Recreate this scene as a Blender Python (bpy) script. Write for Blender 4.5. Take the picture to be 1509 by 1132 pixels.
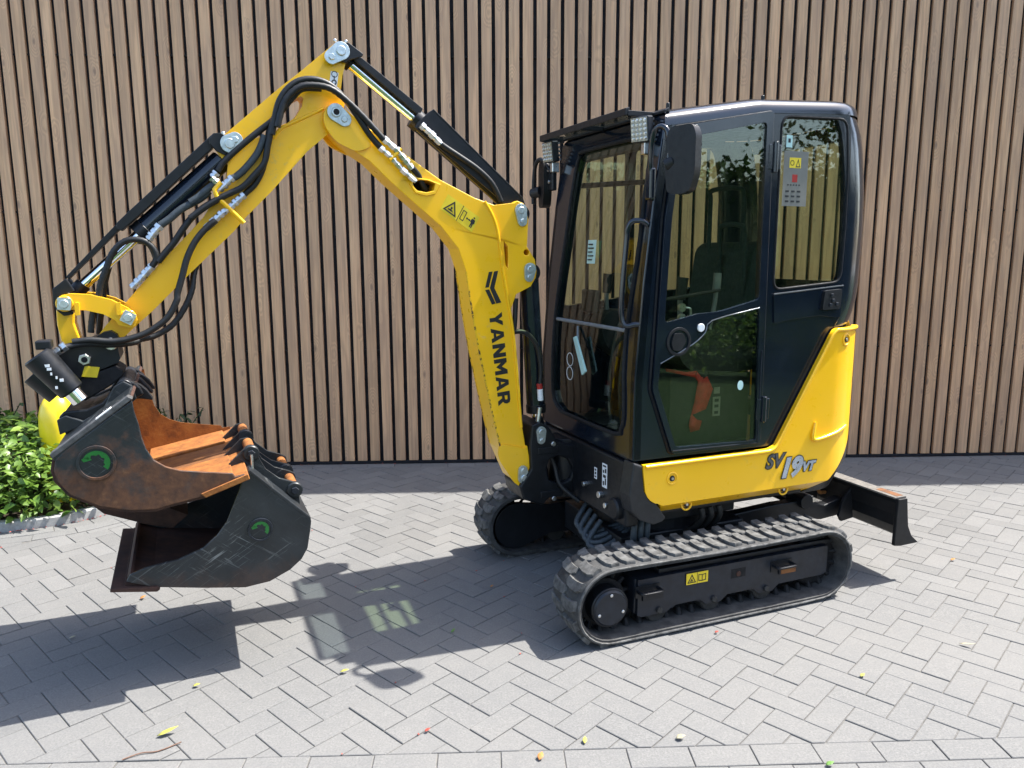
import bpy, bmesh, math, random
from mathutils import Vector, Matrix
from mathutils.geometry import tessellate_polygon
R = math.radians
for o in list(bpy.data.objects): bpy.data.objects.remove(o)
scene = bpy.context.scene
COL = scene.collection

# ------------------------------------------------------------------ camera, sky, sun, exposure
cam_d = bpy.data.cameras.new('camera'); cam = bpy.data.objects.new('camera', cam_d); COL.objects.link(cam)
cam_d.sensor_fit = 'HORIZONTAL'; cam_d.sensor_width = 36.0; cam_d.lens = 27.03; cam_d.clip_start = .05; cam_d.clip_end = 500
PITCH, YAW, ROLL, EYE = .1701, .0354, .0038, 1.6457
fwd = Vector((math.sin(YAW)*math.cos(PITCH), math.cos(YAW)*math.cos(PITCH), -math.sin(PITCH)))
rgt = Vector((math.cos(YAW), -math.sin(YAW), 0)); dwn = fwd.cross(rgt)
r2 = math.cos(ROLL)*rgt + math.sin(ROLL)*dwn; d2 = -math.sin(ROLL)*rgt + math.cos(ROLL)*dwn
m3 = Matrix((r2, -d2, -fwd)).transposed()
cam.matrix_world = Matrix.Translation((0, 0, EYE)) @ m3.to_4x4()
scene.camera = cam

SUN_AZ, SUN_EL = 16.0, 59.0            # direction towards the sun
w = bpy.data.worlds.new('World'); scene.world = w; w.use_nodes = True
wn = w.node_tree.nodes; wl = w.node_tree.links
sky = wn.new('ShaderNodeTexSky'); sky.sky_type = 'NISHITA'; sky.sun_disc = False
sky.sun_elevation = R(SUN_EL); sky.sun_rotation = R(90-SUN_AZ); sky.altitude = 0; sky.air_density = 1.0; sky.dust_density = 2.0
wl.new(sky.outputs[0], wn['Background'].inputs[0]); wn['Background'].inputs[1].default_value = .132
sd = bpy.data.lights.new('sun', 'SUN'); sun = bpy.data.objects.new('sun', sd); COL.objects.link(sun)
sd.energy = 3.6; sd.angle = R(.53); sd.color = (1, .965, .91)
sv = Vector((math.cos(R(SUN_AZ))*math.cos(R(SUN_EL)), math.sin(R(SUN_AZ))*math.cos(R(SUN_EL)), math.sin(R(SUN_EL))))
sun.rotation_euler = sv.to_track_quat('Z', 'Y').to_euler(); sun.location = sv*30
vs = scene.view_settings; vs.view_transform = 'Standard'; vs.look = 'None'; vs.gamma = 1; vs.use_curve_mapping = False; vs.exposure = 1.85
scene.render.engine = 'CYCLES'
scene.cycles.max_bounces = 8; scene.cycles.transparent_max_bounces = 24; scene.cycles.caustics_reflective = False; scene.cycles.caustics_refractive = False
rnd = random.Random(7)

# ------------------------------------------------------------------ materials
class NT:
    def __init__(s, name):
        s.m = bpy.data.materials.new(name); s.m.use_nodes = True; s.t = s.m.node_tree; s.b = s.t.nodes['Principled BSDF']
    def n(s, typ, **kw):
        nd = s.t.nodes.new('ShaderNode'+typ)
        for k, v in kw.items():
            if hasattr(nd, k): setattr(nd, k, v)
            else: nd.inputs[k.replace('_', ' ')].default_value = v
        return nd
    def l(s, a, b): s.t.links.new(a, b)
    def coord(s, kind='Object', scale=(1, 1, 1), rot=(0, 0, 0)):
        if kind == 'World': src = s.n('NewGeometry').outputs['Position']
        else: src = s.n('TexCoord').outputs[kind]
        mp = s.n('Mapping'); mp.inputs['Scale'].default_value = scale; mp.inputs['Rotation'].default_value = rot; mp.vector_type = 'TEXTURE' if rot != (0, 0, 0) else 'POINT'
        if rot != (0, 0, 0): mp.inputs['Scale'].default_value = tuple(1/v for v in scale)
        s.l(src, mp.inputs['Vector']); return mp.outputs[0]
    def noise(s, co, scale, detail=4, rough=.55, dist=0):
        nd = s.n('TexNoise'); nd.inputs['Scale'].default_value = scale; nd.inputs['Detail'].default_value = detail
        nd.inputs['Roughness'].default_value = rough; nd.inputs['Distortion'].default_value = dist; s.l(co, nd.inputs['Vector']); return nd.outputs['Fac']
    def ramp(s, fac, stops):
        nd = s.n('ValToRGB'); e = nd.color_ramp.elements
        while len(e) < len(stops): e.new(.5)
        for el, (p, c) in zip(e, stops):
            el.position = p; el.color = c if len(c) == 4 else (*c, 1)
        s.l(fac, nd.inputs[0]); return nd.outputs[0]
    def mix(s, fac, a, b, mode='MIX'):
        nd = s.n('MixRGB'); nd.blend_type = mode
        for i, v in ((0, fac), (1, a), (2, b)):
            if hasattr(v, 'links'): s.l(v, nd.inputs[i])
            elif i == 0: nd.inputs[0].default_value = v
            else: nd.inputs[i].default_value = (*v, 1)
        return nd.outputs[0]
    def math(s, op, a, b=0):
        nd = s.n('Math'); nd.operation = op
        for i, v in ((0, a), (1, b)):
            if hasattr(v, 'links'): s.l(v, nd.inputs[i])
            else: nd.inputs[i].default_value = v
        return nd.outputs[0]
    def set(s, **kw):
        for k, v in kw.items():
            i = s.b.inputs[k.replace('_', ' ')]
            if hasattr(v, 'links'): s.l(v, i)
            else: i.default_value = (*v, 1) if isinstance(v, tuple) and len(v) == 3 else v
        return s.m
    def bump(s, h, strength=.3, dist=.002):
        nd = s.n('Bump'); nd.inputs['Strength'].default_value = strength; nd.inputs['Distance'].default_value = dist
        s.l(h, nd.inputs['Height']); s.l(nd.outputs[0], s.b.inputs['Normal'])

def plain(name, col, rough=.5, metal=0., var=.12, scale=14, spec=.5, coat=0, bump=0):
    t = NT(name); co = t.coord('World')
    f = t.noise(co, scale, 5)
    c = t.ramp(f, [(.25, tuple(v*(1-var) for v in col)), (.75, tuple(min(1, v*(1+var)) for v in col))])
    rr = t.ramp(t.noise(co, scale*2.3, 4), [(.3, (rough*.8,)*3), (.75, (min(1, rough*1.25),)*3)])
    t.set(Base_Color=c, Roughness=rr, Metallic=metal); t.b.inputs['Specular IOR Level'].default_value = spec
    t.b.inputs['Coat Weight'].default_value = coat; t.b.inputs['Coat Roughness'].default_value = .08
    if bump: t.bump(t.noise(co, scale*6, 3), bump, .001)
    return t.m
M = {}
def yellow():
    t = NT('yellow_paint'); co = t.coord('World')
    base = t.ramp(t.noise(co, 3.5, 4), [(.3, (.94, .50, .006)), (.7, (.97, .53, .008))])
    dust = t.ramp(t.noise(co, 34, 8, .7), [(.56, (0, 0, 0)), (.75, (1, 1, 1))])
    big = t.ramp(t.noise(co, 2.2, 3), [(.40, (0, 0, 0)), (.70, (.55, .55, .55))])
    col = t.mix(t.math('MULTIPLY', dust, big), base, (.42, .36, .22))
    scr = t.math('MULTIPLY', t.ramp(t.noise(t.coord('World', (4, 4, 75), (0, .7, .3)), 2.4, 4, .6, .8), [(.66, (0, 0, 0)), (.70, (1, 1, 1))]), t.ramp(t.noise(co, 6, 3), [(.5, (0, 0, 0)), (.7, (.5, .5, .5))]))
    col = t.mix(scr, col, (.40, .27, .06))
    rr = t.ramp(t.noise(co, 16, 5), [(.3, (.26,)*3), (.8, (.45,)*3)])
    t.bump(t.noise(co, 60, 3), .05, .001)
    t.set(Base_Color=col, Roughness=rr); t.b.inputs['Coat Weight'].default_value = .25; t.b.inputs['Coat Roughness'].default_value = .12
    return t.m
M['yellow'] = yellow()
def chipped(name, ca=(.72, .40, .012), cb=(.84, .50, .016), cc=(.10, .045, .02), th=.53, nsc=62):
    t = NT(name); co = t.coord('World')
    f = t.noise(co, nsc, 7, .7)
    chips = t.ramp(f, [(th, (0, 0, 0)), (th+.03, (1, 1, 1))])
    base = t.ramp(t.noise(co, 4, 4), [(.3, ca), (.7, cb)])
    t.set(Base_Color=t.mix(chips, base, cc), Roughness=t.mix(chips, (.35,)*3, (.85,)*3))
    return t.m
M['yellow_chipped'] = chipped('chipped_yellow_paint')
M['cab'] = plain('cab_paint', (.006, .010, .018), .16, 0, .2, 6, .45, .35)
M['black'] = plain('black_steel', (.007, .008, .010), .42, 0, .4, 18, .35)
M['trackframe'] = plain('track_frame_paint', (.011, .014, .020), .42, 0, .4, 22, .4)
M['roller'] = plain('dusty_roller_steel', (.035, .034, .032), .6, .2, .4, 40, .4)
M['plastic'] = plain('black_plastic', (.009, .0095, .011), .5, 0, .3, 40, .35, 0, .15)
M['trim'] = plain('grey_plastic', (.017, .0175, .019), .45, 0, .3, 30, .4)
M['seal'] = plain('black_seal', (.008, .008, .009), .7, 0, .2, 20, .3)
M['hose'] = plain('hose_rubber', (.009, .0095, .010), .5, 0, .4, 70, .4)
M['hose_grey'] = plain('grey_hose_sleeve', (.04, .05, .057), .55, 0, .25, 70, .4)
M['chrome'] = plain('chrome_rod', (.85, .86, .88), .07, 1., .03, 10)
M['zinc'] = plain('zinc_fitting', (.60, .61, .60), .32, 1., .18, 60)
M['pin'] = plain('galvanised_plate', (.56, .62, .62), .36, .85, .22, 55)
M['white'] = plain('white_print', (.75, .76, .76), .5, 0, .05, 20)
M['silver'] = plain('silver_print', (.45, .49, .55), .3, .5, .15, 40)
M['silver_dark'] = plain('dark_silver_print', (.10, .105, .115), .3, .4, .4, 60)
M['decal_black'] = plain('black_print', (.012, .012, .012), .5, 0, .15, 20)
M['sticker'] = plain('yellow_sticker', (.80, .58, .02), .4, 0, .08, 30)
M['red'] = plain('red_fabric', (.36, .022, .014), .7, 0, .25, 45)
M['seat'] = plain('seat_fabric', (.018, .028, .030), .85, 0, .3, 40)
M['interior'] = plain('interior_plastic', (.010, .012, .013), .6, 0, .3, 12)
M['grey_int'] = plain('grey_lever', (.16, .17, .18), .5, 0, .2, 20)
M['led'] = plain('led_face', (.34, .33, .28), .2, .3, .25, 90)
M['teal'] = plain('pale_sticker', (.45, .66, .62), .5, 0, .08, 20)
M['paper'] = plain('paper_sticker', (.17, .165, .14), .6, 0, .08, 20)
M['green_print'] = chipped('worn_green_print', (.012, .12, .022), (.02, .18, .03), (.010, .011, .011), .60, 26)
M['mirror_back'] = plain('mirror_housing', (.004, .0045, .006), .42, 0, .2, 30, .3)
M['bulb'] = plain('reflector_orange', (.7, .14, .04), .4, 0, .1, 20)

def rubber():
    t = NT('track_rubber'); co = t.coord('World')
    dust = t.ramp(t.noise(co, 17, 6, .65), [(.38, (.022, .022, .022)), (.62, (.055, .054, .051))])
    nz = t.n('SeparateXYZ'); g = t.n('NewGeometry'); t.l(g.outputs['Normal'], nz.inputs[0])
    t.set(Base_Color=dust, Roughness=.8); t.bump(t.noise(co, 150, 4), .5, .002)
    return t.m
M['rubber'] = rubber()
M['rubber_dusty'] = plain('dusty_rubber', (.088, .087, .083), .85, 0, .7, 34, .3, 0, .5)
M['dusty_edge'] = plain('dusty_steel_edge', (.13, .12, .108), .8, 0, .35, 40, .3)
M['trim_line'] = plain('dull_metal_trim', (.16, .17, .18), .35, .6, .2, 30)
def glass(name, tint, refl=1.0):
    t = NT(name); nt = t.t
    nt.nodes.remove(t.b); out = nt.nodes['Material Output']
    tr = t.n('BsdfTransparent'); tr.inputs[0].default_value = (*tint, 1)
    gl = t.n('BsdfGlossy'); gl.inputs['Roughness'].default_value = .012; gl.inputs[0].default_value = (.95, 1, .98, 1)
    fr = t.n('Fresnel'); bf = t.n('NewGeometry').outputs['Backfacing']; nt.links.new(t.math('SUBTRACT', 1.52, t.math('MULTIPLY', bf, 1.52-1/1.52)), fr.inputs['IOR'])
    mx = t.n('MixShader'); nt.links.new(t.math('MULTIPLY', fr.outputs[0], refl), mx.inputs[0]); nt.links.new(tr.outputs[0], mx.inputs[1]); nt.links.new(gl.outputs[0], mx.inputs[2])
    nt.links.new(mx.outputs[0], out.inputs[0]); return t.m
M['glass'] = glass('tinted_glass', (.85, .89, .785))
M['glass_roof'] = glass('roof_glass', (.72, .80, .68))
M['visor'] = glass('smoked_visor', (.55, .60, .60))
M['glass_front'] = glass('windscreen_glass', (.80, .86, .72))

def bucket_mat(name, rust_amt, scratch, zrust=.16, lo=.50, rk=1.):
    t = NT(name); co = t.coord('Object')
    steel = t.ramp(t.noise(co, 7, 6), [(.3, (.006, .008, .010)), (.75, (.020, .025, .029))])
    # scratches: thin stretched noise in two directions
    a = t.noise(t.coord('Object', (3, 3, 70), (0, .55, 0)), 2.2, 4, .6, .9); b = t.noise(t.coord('Object', (60, 4, 3), (0, .9, 0)), 1.9, 4, .6, 1.2)
    sc = t.math('MAXIMUM', t.ramp(a, [(.60, (0, 0, 0)), (.66, (1, 1, 1))]), t.ramp(b, [(.61, (0, 0, 0)), (.67, (1, 1, 1))]))
    sc = t.math('MULTIPLY', sc, t.ramp(t.noise(co, 5, 4), [(.42, (0, 0, 0)), (.72, (scratch,)*3)]))
    c1 = t.mix(sc, steel, (.19, .20, .195))
    z = t.n('SeparateXYZ'); t.l(t.n('TexCoord').outputs['Object'], z.inputs[0])
    hgt = t.n('MapRange'); hgt.inputs['From Min'].default_value = zrust; hgt.inputs['From Max'].default_value = .0; t.l(z.outputs['Z'], hgt.inputs['Value'])
    f = t.math('ADD', t.math('MULTIPLY', t.noise(co, 9, 7, .62), .75), t.math('MULTIPLY', hgt.outputs[0], .30))
    rf = t.math('MULTIPLY', t.ramp(f, [(lo, (0, 0, 0)), (lo+.15, (1, 1, 1))]), rust_amt)
    rustc = t.ramp(t.noise(co, 30, 6, .7), [(.25, (.03*rk, .014*rk, .008*rk)), (.6, (.085*rk, .035*rk, .014*rk)), (.85, (.16*rk, .09*rk, .04*rk))])
    t.set(Base_Color=t.mix(rf, c1, rustc), Roughness=t.mix(rf, (.42,)*3, (.85,)*3)); t.bump(t.noise(co, 60, 6), .25, .002)
    return t.m
M['bucket_rusty'] = bucket_mat('worn_black_steel', .95, .22, .36, .455, 1.35)
M['bucket_black'] = bucket_mat('scratched_black_steel', .35, .8)
def rust(name, a, b, c):
    t = NT(name); co = t.coord('Object')
    col = t.ramp(t.noise(co, 16, 7, .66), [(.28, a), (.52, b), (.78, c)])
    t.set(Base_Color=col, Roughness=.82); t.bump(t.noise(co, 90, 5), .4, .002); return t.m
M['rust'] = rust('orange_rust', (.11, .036, .008), (.265, .092, .015), (.36, .155, .032))
M['flange'] = plain('scuffed_grey_steel', (.075, .075, .074), .6, .1, .5, 50, .4)
M['rust_mid'] = rust('dull_rust', (.07, .025, .008), (.15, .055, .012), (.22, .09, .02))
M['rust_dark'] = rust('brown_rust', (.022, .010, .007), (.05, .020, .012), (.085, .035, .018))

def wood():
    t = NT('oak_look_slat'); g = t.n('NewGeometry'); oi = t.n('ObjectInfo')
    off = t.n('CombineXYZ'); t.l(t.math('MULTIPLY', oi.outputs['Random'], 37.), off.inputs[2]); t.l(t.math('MULTIPLY', oi.outputs['Random'], 9.), off.inputs[0])
    ad = t.n('VectorMath'); ad.operation = 'ADD'; t.l(g.outputs['Position'], ad.inputs[0]); t.l(off.outputs[0], ad.inputs[1])
    def mp(sc):
        m = t.n('Mapping'); m.inputs['Scale'].default_value = sc; t.l(ad.outputs[0], m.inputs['Vector']); return m.outputs[0]
    vor = t.n('TexVoronoi'); vor.inputs['Scale'].default_value = 1; t.l(mp((9, 9, 3.6)), vor.inputs['Vector'])
    sep = t.n('SeparateColor'); t.l(vor.outputs['Color'], sep.inputs[0])
    kmask = t.ramp(sep.outputs[0], [(.42, (0, 0, 0)), (.47, (1, 1, 1))])
    kd = t.math('ADD', vor.outputs['Distance'], t.math('MULTIPLY', t.math('SUBTRACT', 1, kmask), 1.))
    warp = t.math('MULTIPLY', t.ramp(kd, [(0, (1, 1, 1)), (.42, (0, 0, 0))]), 3.4)
    st = t.noise(mp((70, 70, 2.2)), 1, 5, .6)
    ring = t.math('SINE', t.math('MULTIPLY', t.math('ADD', warp, t.math('MULTIPLY', t.noise(mp((16, 16, 1.0)), 1, 3, .5), 3.2)), 9.0))
    base = t.ramp(st, [(.22, (.44, .222, .094)), (.5, (.62, .332, .146)), (.8, (.72, .425, .20))])
    c = t.mix(t.math('MULTIPLY', t.math('ADD', ring, 1), .19), base, (.27, .145, .072))
    kn = t.ramp(t.math('ADD', kd, t.math('MULTIPLY', t.noise(mp((90, 90, 40)), 1, 2), .05)), [(.085, (1, 1, 1)), (.15, (0, 0, 0))])
    c = t.mix(t.math('MULTIPLY', kn, .8), c, (.21, .115, .062))
    patch = t.noise(mp((9, 9, 1.6)), 1, 3); c = t.mix(t.ramp(patch, [(.35, (.42, .42, .42)), (.65, (0, 0, 0))]), c, (.36, .205, .12))
    hv = t.n('HueSaturation'); t.l(t.math('ADD', t.math('MULTIPLY', oi.outputs['Random'], .22), .90), hv.inputs['Value']); hv.inputs['Saturation'].default_value = .9; t.l(c, hv.inputs['Color'])
    t.set(Base_Color=hv.outputs[0], Roughness=.55); t.bump(st, .25, .001)
    return t.m
M['wood'] = wood()
M['wallback'] = plain('black_felt_backing', (.012, .012, .015), .8, 0, .2, 8, .3)

def paver():
    t = NT('concrete_paver'); co = t.coord('World'); g = t.n('NewGeometry')
    isl = g.outputs['Random Per Island']
    fine = t.noise(co, 130, 7, .8); mid = t.noise(co, 19, 7, .7); big = t.noise(co, 1.6, 4)
    base = t.ramp(fine, [(.30, (.082, .083, .080)), (.5, (.139, .137, .131)), (.70, (.199, .194, .183))])
    c = t.mix(t.ramp(mid, [(.36, (.55, .55, .55)), (.60, (0, 0, 0))]), base, (.120, .120, .117))
    c = t.mix(t.ramp(big, [(.4, (0, 0, 0)), (.75, (.35, .35, .35))]), c, (.178, .170, .155))
    hv = t.n('HueSaturation'); hv.inputs['Saturation'].default_value = .9
    t.l(t.math('ADD', t.math('MULTIPLY', isl, .18), .91), hv.inputs['Value']); t.l(c, hv.inputs['Color'])
    t.set(Base_Color=hv.outputs[0], Roughness=.85); t.b.inputs['Specular IOR Level'].default_value = .3
    t.bump(t.mix(.5, fine, mid), .4, .003); return t.m
M['paver'] = paver()
M['joint'] = plain('joint_sand', (.118, .113, .104), .95, 0, .4, 60, .2)
M['kerb'] = plain('concrete_kerb', (.30, .30, .29), .85, 0, .22, 40, .3, 0, .3)
M['soil'] = plain('dark_soil', (.03, .022, .015), .95, 0, .4, 30, .2)
M['asphalt'] = plain('grey_paving', (.30, .30, .295), .9, 0, .2, 5, .2)
M['lawn'] = plain('lawn_green', (.018, .042, .009), .9, 0, .35, 9, .2)
def leaf(name, a, b, c, gloss=.32, trans=.25):
    t = NT(name); co = t.coord('World'); g = t.n('NewGeometry')
    col = t.ramp(t.mix(.45, g.outputs['Random Per Island'], t.noise(co, 7, 3)), [(.2, a), (.5, b), (.85, c)])
    t.set(Base_Color=col, Roughness=gloss); t.b.inputs['Specular IOR Level'].default_value = .5
    nt = t.t; tl = t.n('BsdfTranslucent'); nt.links.new(col, tl.inputs[0]); mx = t.n('MixShader'); mx.inputs[0].default_value = trans
    nt.links.new(t.b.outputs[0], mx.inputs[1]); nt.links.new(tl.outputs[0], mx.inputs[2]); nt.links.new(mx.outputs[0], nt.nodes['Material Output'].inputs[0]); return t.m
M['leaf'] = leaf('hedge_leaf', (.035, .085, .012), (.10, .19, .028), (.25, .35, .06), .42, .35)
M['leaf_dark'] = leaf('dark_leaf', (.012, .03, .008), (.022, .05, .012), (.045, .08, .02), .4, .2)
M['tree_leaf'] = leaf('tree_leaf', (.02, .045, .01), (.045, .09, .02), (.08, .14, .03), .5, .3)
M['bark'] = plain('bark', (.07, .05, .035), .9, 0, .4, 20, .2)
M['stem'] = plain('green_stem', (.05, .06, .02), .7, 0, .3, 20, .3)
M['bollard'] = plain('bright_yellow_plastic', (.80, .59, .008), .35, 0, .10, 10, .5, .3)
M['leaf_yellow'] = plain('yellow_fallen_leaf', (.34, .32, .06), .7, 0, .25, 60)
M['leaf_orange'] = plain('orange_fallen_leaf', (.34, .14, .035), .7, 0, .3, 60)
M['leaf_red'] = plain('red_fallen_petal', (.28, .045, .03), .7, 0, .3, 60)
M['leaf_pale'] = plain('pale_fallen_leaf', (.28, .255, .17), .7, 0, .2, 60)
M['leaf_green'] = plain('green_fallen_leaf', (.09, .19, .035), .6, 0, .2, 60)
M['twig'] = plain('brown_twig', (.16, .09, .06), .8, 0, .3, 60)

# ------------------------------------------------------------------ object helpers
def link(name, me, mat, parent=None, smooth=False, bevel=0., seg=2, loc=None):
    o = bpy.data.objects.new(name, me); COL.objects.link(o)
    if mat is not None and not me.materials: me.materials.append(M[mat] if isinstance(mat, str) else mat)
    if parent is not None: o.parent = parent
    if loc is not None: o.location = loc
    if smooth is not False:
        for p in me.polygons: p.use_smooth = True
        if smooth is not True:
            me.update()
            try: me.set_sharp_from_angle(angle=R(smooth))
            except Exception: pass
    if bevel:
        b = o.modifiers.new('edge', 'BEVEL'); b.width = bevel; b.segments = seg; b.limit_method = 'ANGLE'; b.angle_limit = R(38)
    return o
def mk(name, v, f, mat, parent=None, **kw):
    me = bpy.data.meshes.new(name); me.from_pydata([tuple(p) for p in v], [], f); me.validate(); me.update()
    bm = bmesh.new(); bm.from_mesh(me); bmesh.ops.recalc_face_normals(bm, faces=bm.faces); bm.to_mesh(me); bm.free()
    return link(name, me, mat, parent, **kw)
def empty(name, loc=(0, 0, 0), rz=0):
    o = bpy.data.objects.new(name, None); COL.objects.link(o); o.location = loc; o.rotation_euler = (0, 0, rz); o.empty_display_size = .1; return o
def tag(o, label=None, cat=None, group=None, kind=None):
    if label: o['label'] = label
    if cat: o['category'] = cat
    if group: o['group'] = group
    if kind: o['kind'] = kind
    return o
class MB:                                   # several shells that make up one part
    def __init__(s): s.v = []; s.f = []
    def add(s, v, f):
        n = len(s.v); s.v += [tuple(p) for p in v]; s.f += [tuple(i+n for i in q) for q in f]; return s
    def build(s, name, mat, parent=None, **kw): return mk(name, s.v, s.f, mat, parent, **kw)
def g_box(x0, x1, y0, y1, z0, z1):
    v = [(x, y, z) for x in (x0, x1) for y in (y0, y1) for z in (z0, z1)]
    return v, [(0, 1, 3, 2), (4, 6, 7, 5), (0, 4, 5, 1), (2, 3, 7, 6), (0, 2, 6, 4), (1, 5, 7, 3)]
def g_prism(out, a0, a1, holes=(), fn=lambda p, a: (p[0], a, p[1])):
    loops = [list(out)]+[list(h) for h in holes]
    pts = [p for l in loops for p in l]
    tris = tessellate_polygon([[Vector((p[0], p[1], 0)) for p in l] for l in loops])
    n = len(pts); v = [fn(p, a0) for p in pts]+[fn(p, a1) for p in pts]
    f = [tuple(t) for t in tris]+[tuple(i+n for i in reversed(t)) for t in tris]
    k = 0
    for l in loops:
        m = len(l)
        for i in range(m): a, b = k+i, k+(i+1) % m; f.append((a, b, b+n, a+n))
        k += m
    return v, f
def g_cyl(p0, p1, r0, r1=None, n=20, chamfer=0.):
    p0, p1 = Vector(p0), Vector(p1); r1 = r0 if r1 is None else r1; ax = (p1-p0).normalized()
    u = ax.orthogonal().normalized(); q = ax.cross(u); L = (p1-p0).length; c = min(chamfer, L*.3)
    st = [(0, r0)] if not c else [(0, r0-c), (c, r0)]
    st += [(L, r1)] if not c else [(L-c, r1), (L, r1-c)]
    v = []; f = []
    for (d, r) in st:
        for i in range(n): a = 2*math.pi*i/n; v.append(p0+ax*d+(u*math.cos(a)+q*math.sin(a))*r)
    for k in range(len(st)-1):
        for i in range(n): j = (i+1) % n; f.append((k*n+i, k*n+j, k*n+n+j, k*n+n+i))
    f.append(tuple(range(n-1, -1, -1))); f.append(tuple((len(st)-1)*n+i for i in range(n)))
    return v, f
def spline(pts, k=6):
    P = [Vector(p) for p in pts]; out = []
    for i in range(len(P)-1):
        a = P[max(i-1, 0)]; b = P[i]; c = P[i+1]; d = P[min(i+2, len(P)-1)]
        for j in range(k):
            t = j/k; out.append(.5*((2*b)+(c-a)*t+(2*a-5*b+4*c-d)*t*t+(3*b-a-3*c+d)*t**3))
    return out+[P[-1]]
def g_tube(pts, r, n=10, k=6, rib=0):
    P = spline(pts, k) if k > 1 else [Vector(p) for p in pts]
    v = []; f = []; u = None
    for i, p in enumerate(P):
        tg = (P[min(i+1, len(P)-1)]-P[max(i-1, 0)]).normalized()
        if u is None: u = tg.orthogonal().normalized()
        u = (u-tg*u.dot(tg)).normalized(); q = tg.cross(u)
        rr = r*(1+(rib if i % 2 else -rib))
        for j in range(n): a = 2*math.pi*j/n; v.append(p+(u*math.cos(a)+q*math.sin(a))*rr)
    for i in range(len(P)-1):
        for j in range(n): b = (j+1) % n; f.append((i*n+j, i*n+b, i*n+n+b, i*n+n+j))
    f.append(tuple(range(n-1, -1, -1))); f.append(tuple((len(P)-1)*n+j for j in range(n)))
    return v, f
def box(name, x0, x1, y0, y1, z0, z1, mat, parent=None, bevel=.004, **kw): return mk(name, *g_box(x0, x1, y0, y1, z0, z1), mat, parent, bevel=bevel, **kw)
def prism(name, out, a0, a1, mat, parent=None, holes=(), bevel=.003, **kw): return mk(name, *g_prism(out, a0, a1, holes), mat, parent, bevel=bevel, **kw)
def cyl(name, p0, p1, r, mat, parent=None, r1=None, n=20, chamfer=.002, **kw): return mk(name, *g_cyl(p0, p1, r, r1, n, chamfer), mat, parent, smooth=35, **kw)
def tube(name, pts, r, mat, parent=None, n=10, k=6, rib=0, **kw): return mk(name, *g_tube(pts, r, n, k, rib), mat, parent, smooth=60, **kw)
def circle(cx, cz, r, n=24, sx=1): return [(cx+r*sx*math.cos(2*math.pi*i/n), cz+r*math.sin(2*math.pi*i/n)) for i in range(n)]
def rounded(poly, r, n=4):
    out = []; m = len(poly)
    for i in range(m):
        p = Vector((*poly[i], 0)); a = Vector((*poly[i-1], 0)); b = Vector((*poly[(i+1) % m], 0))
        rr = min(r, (a-p).length*.45, (b-p).length*.45); s = p+(a-p).normalized()*rr; e = p+(b-p).normalized()*rr
        for k in range(n+1):
            t = k/n; q = s*(1-t)**2+p*2*t*(1-t)+e*t*t; out.append((q.x, q.y))
    return out
def interp(x, tab):
    if x <= tab[0][0]: return tab[0][1]
    for (a, b), (c, d) in zip(tab, tab[1:]):
        if x <= c: return b+(d-b)*(x-a)/(c-a)
    return tab[-1][1]
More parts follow.
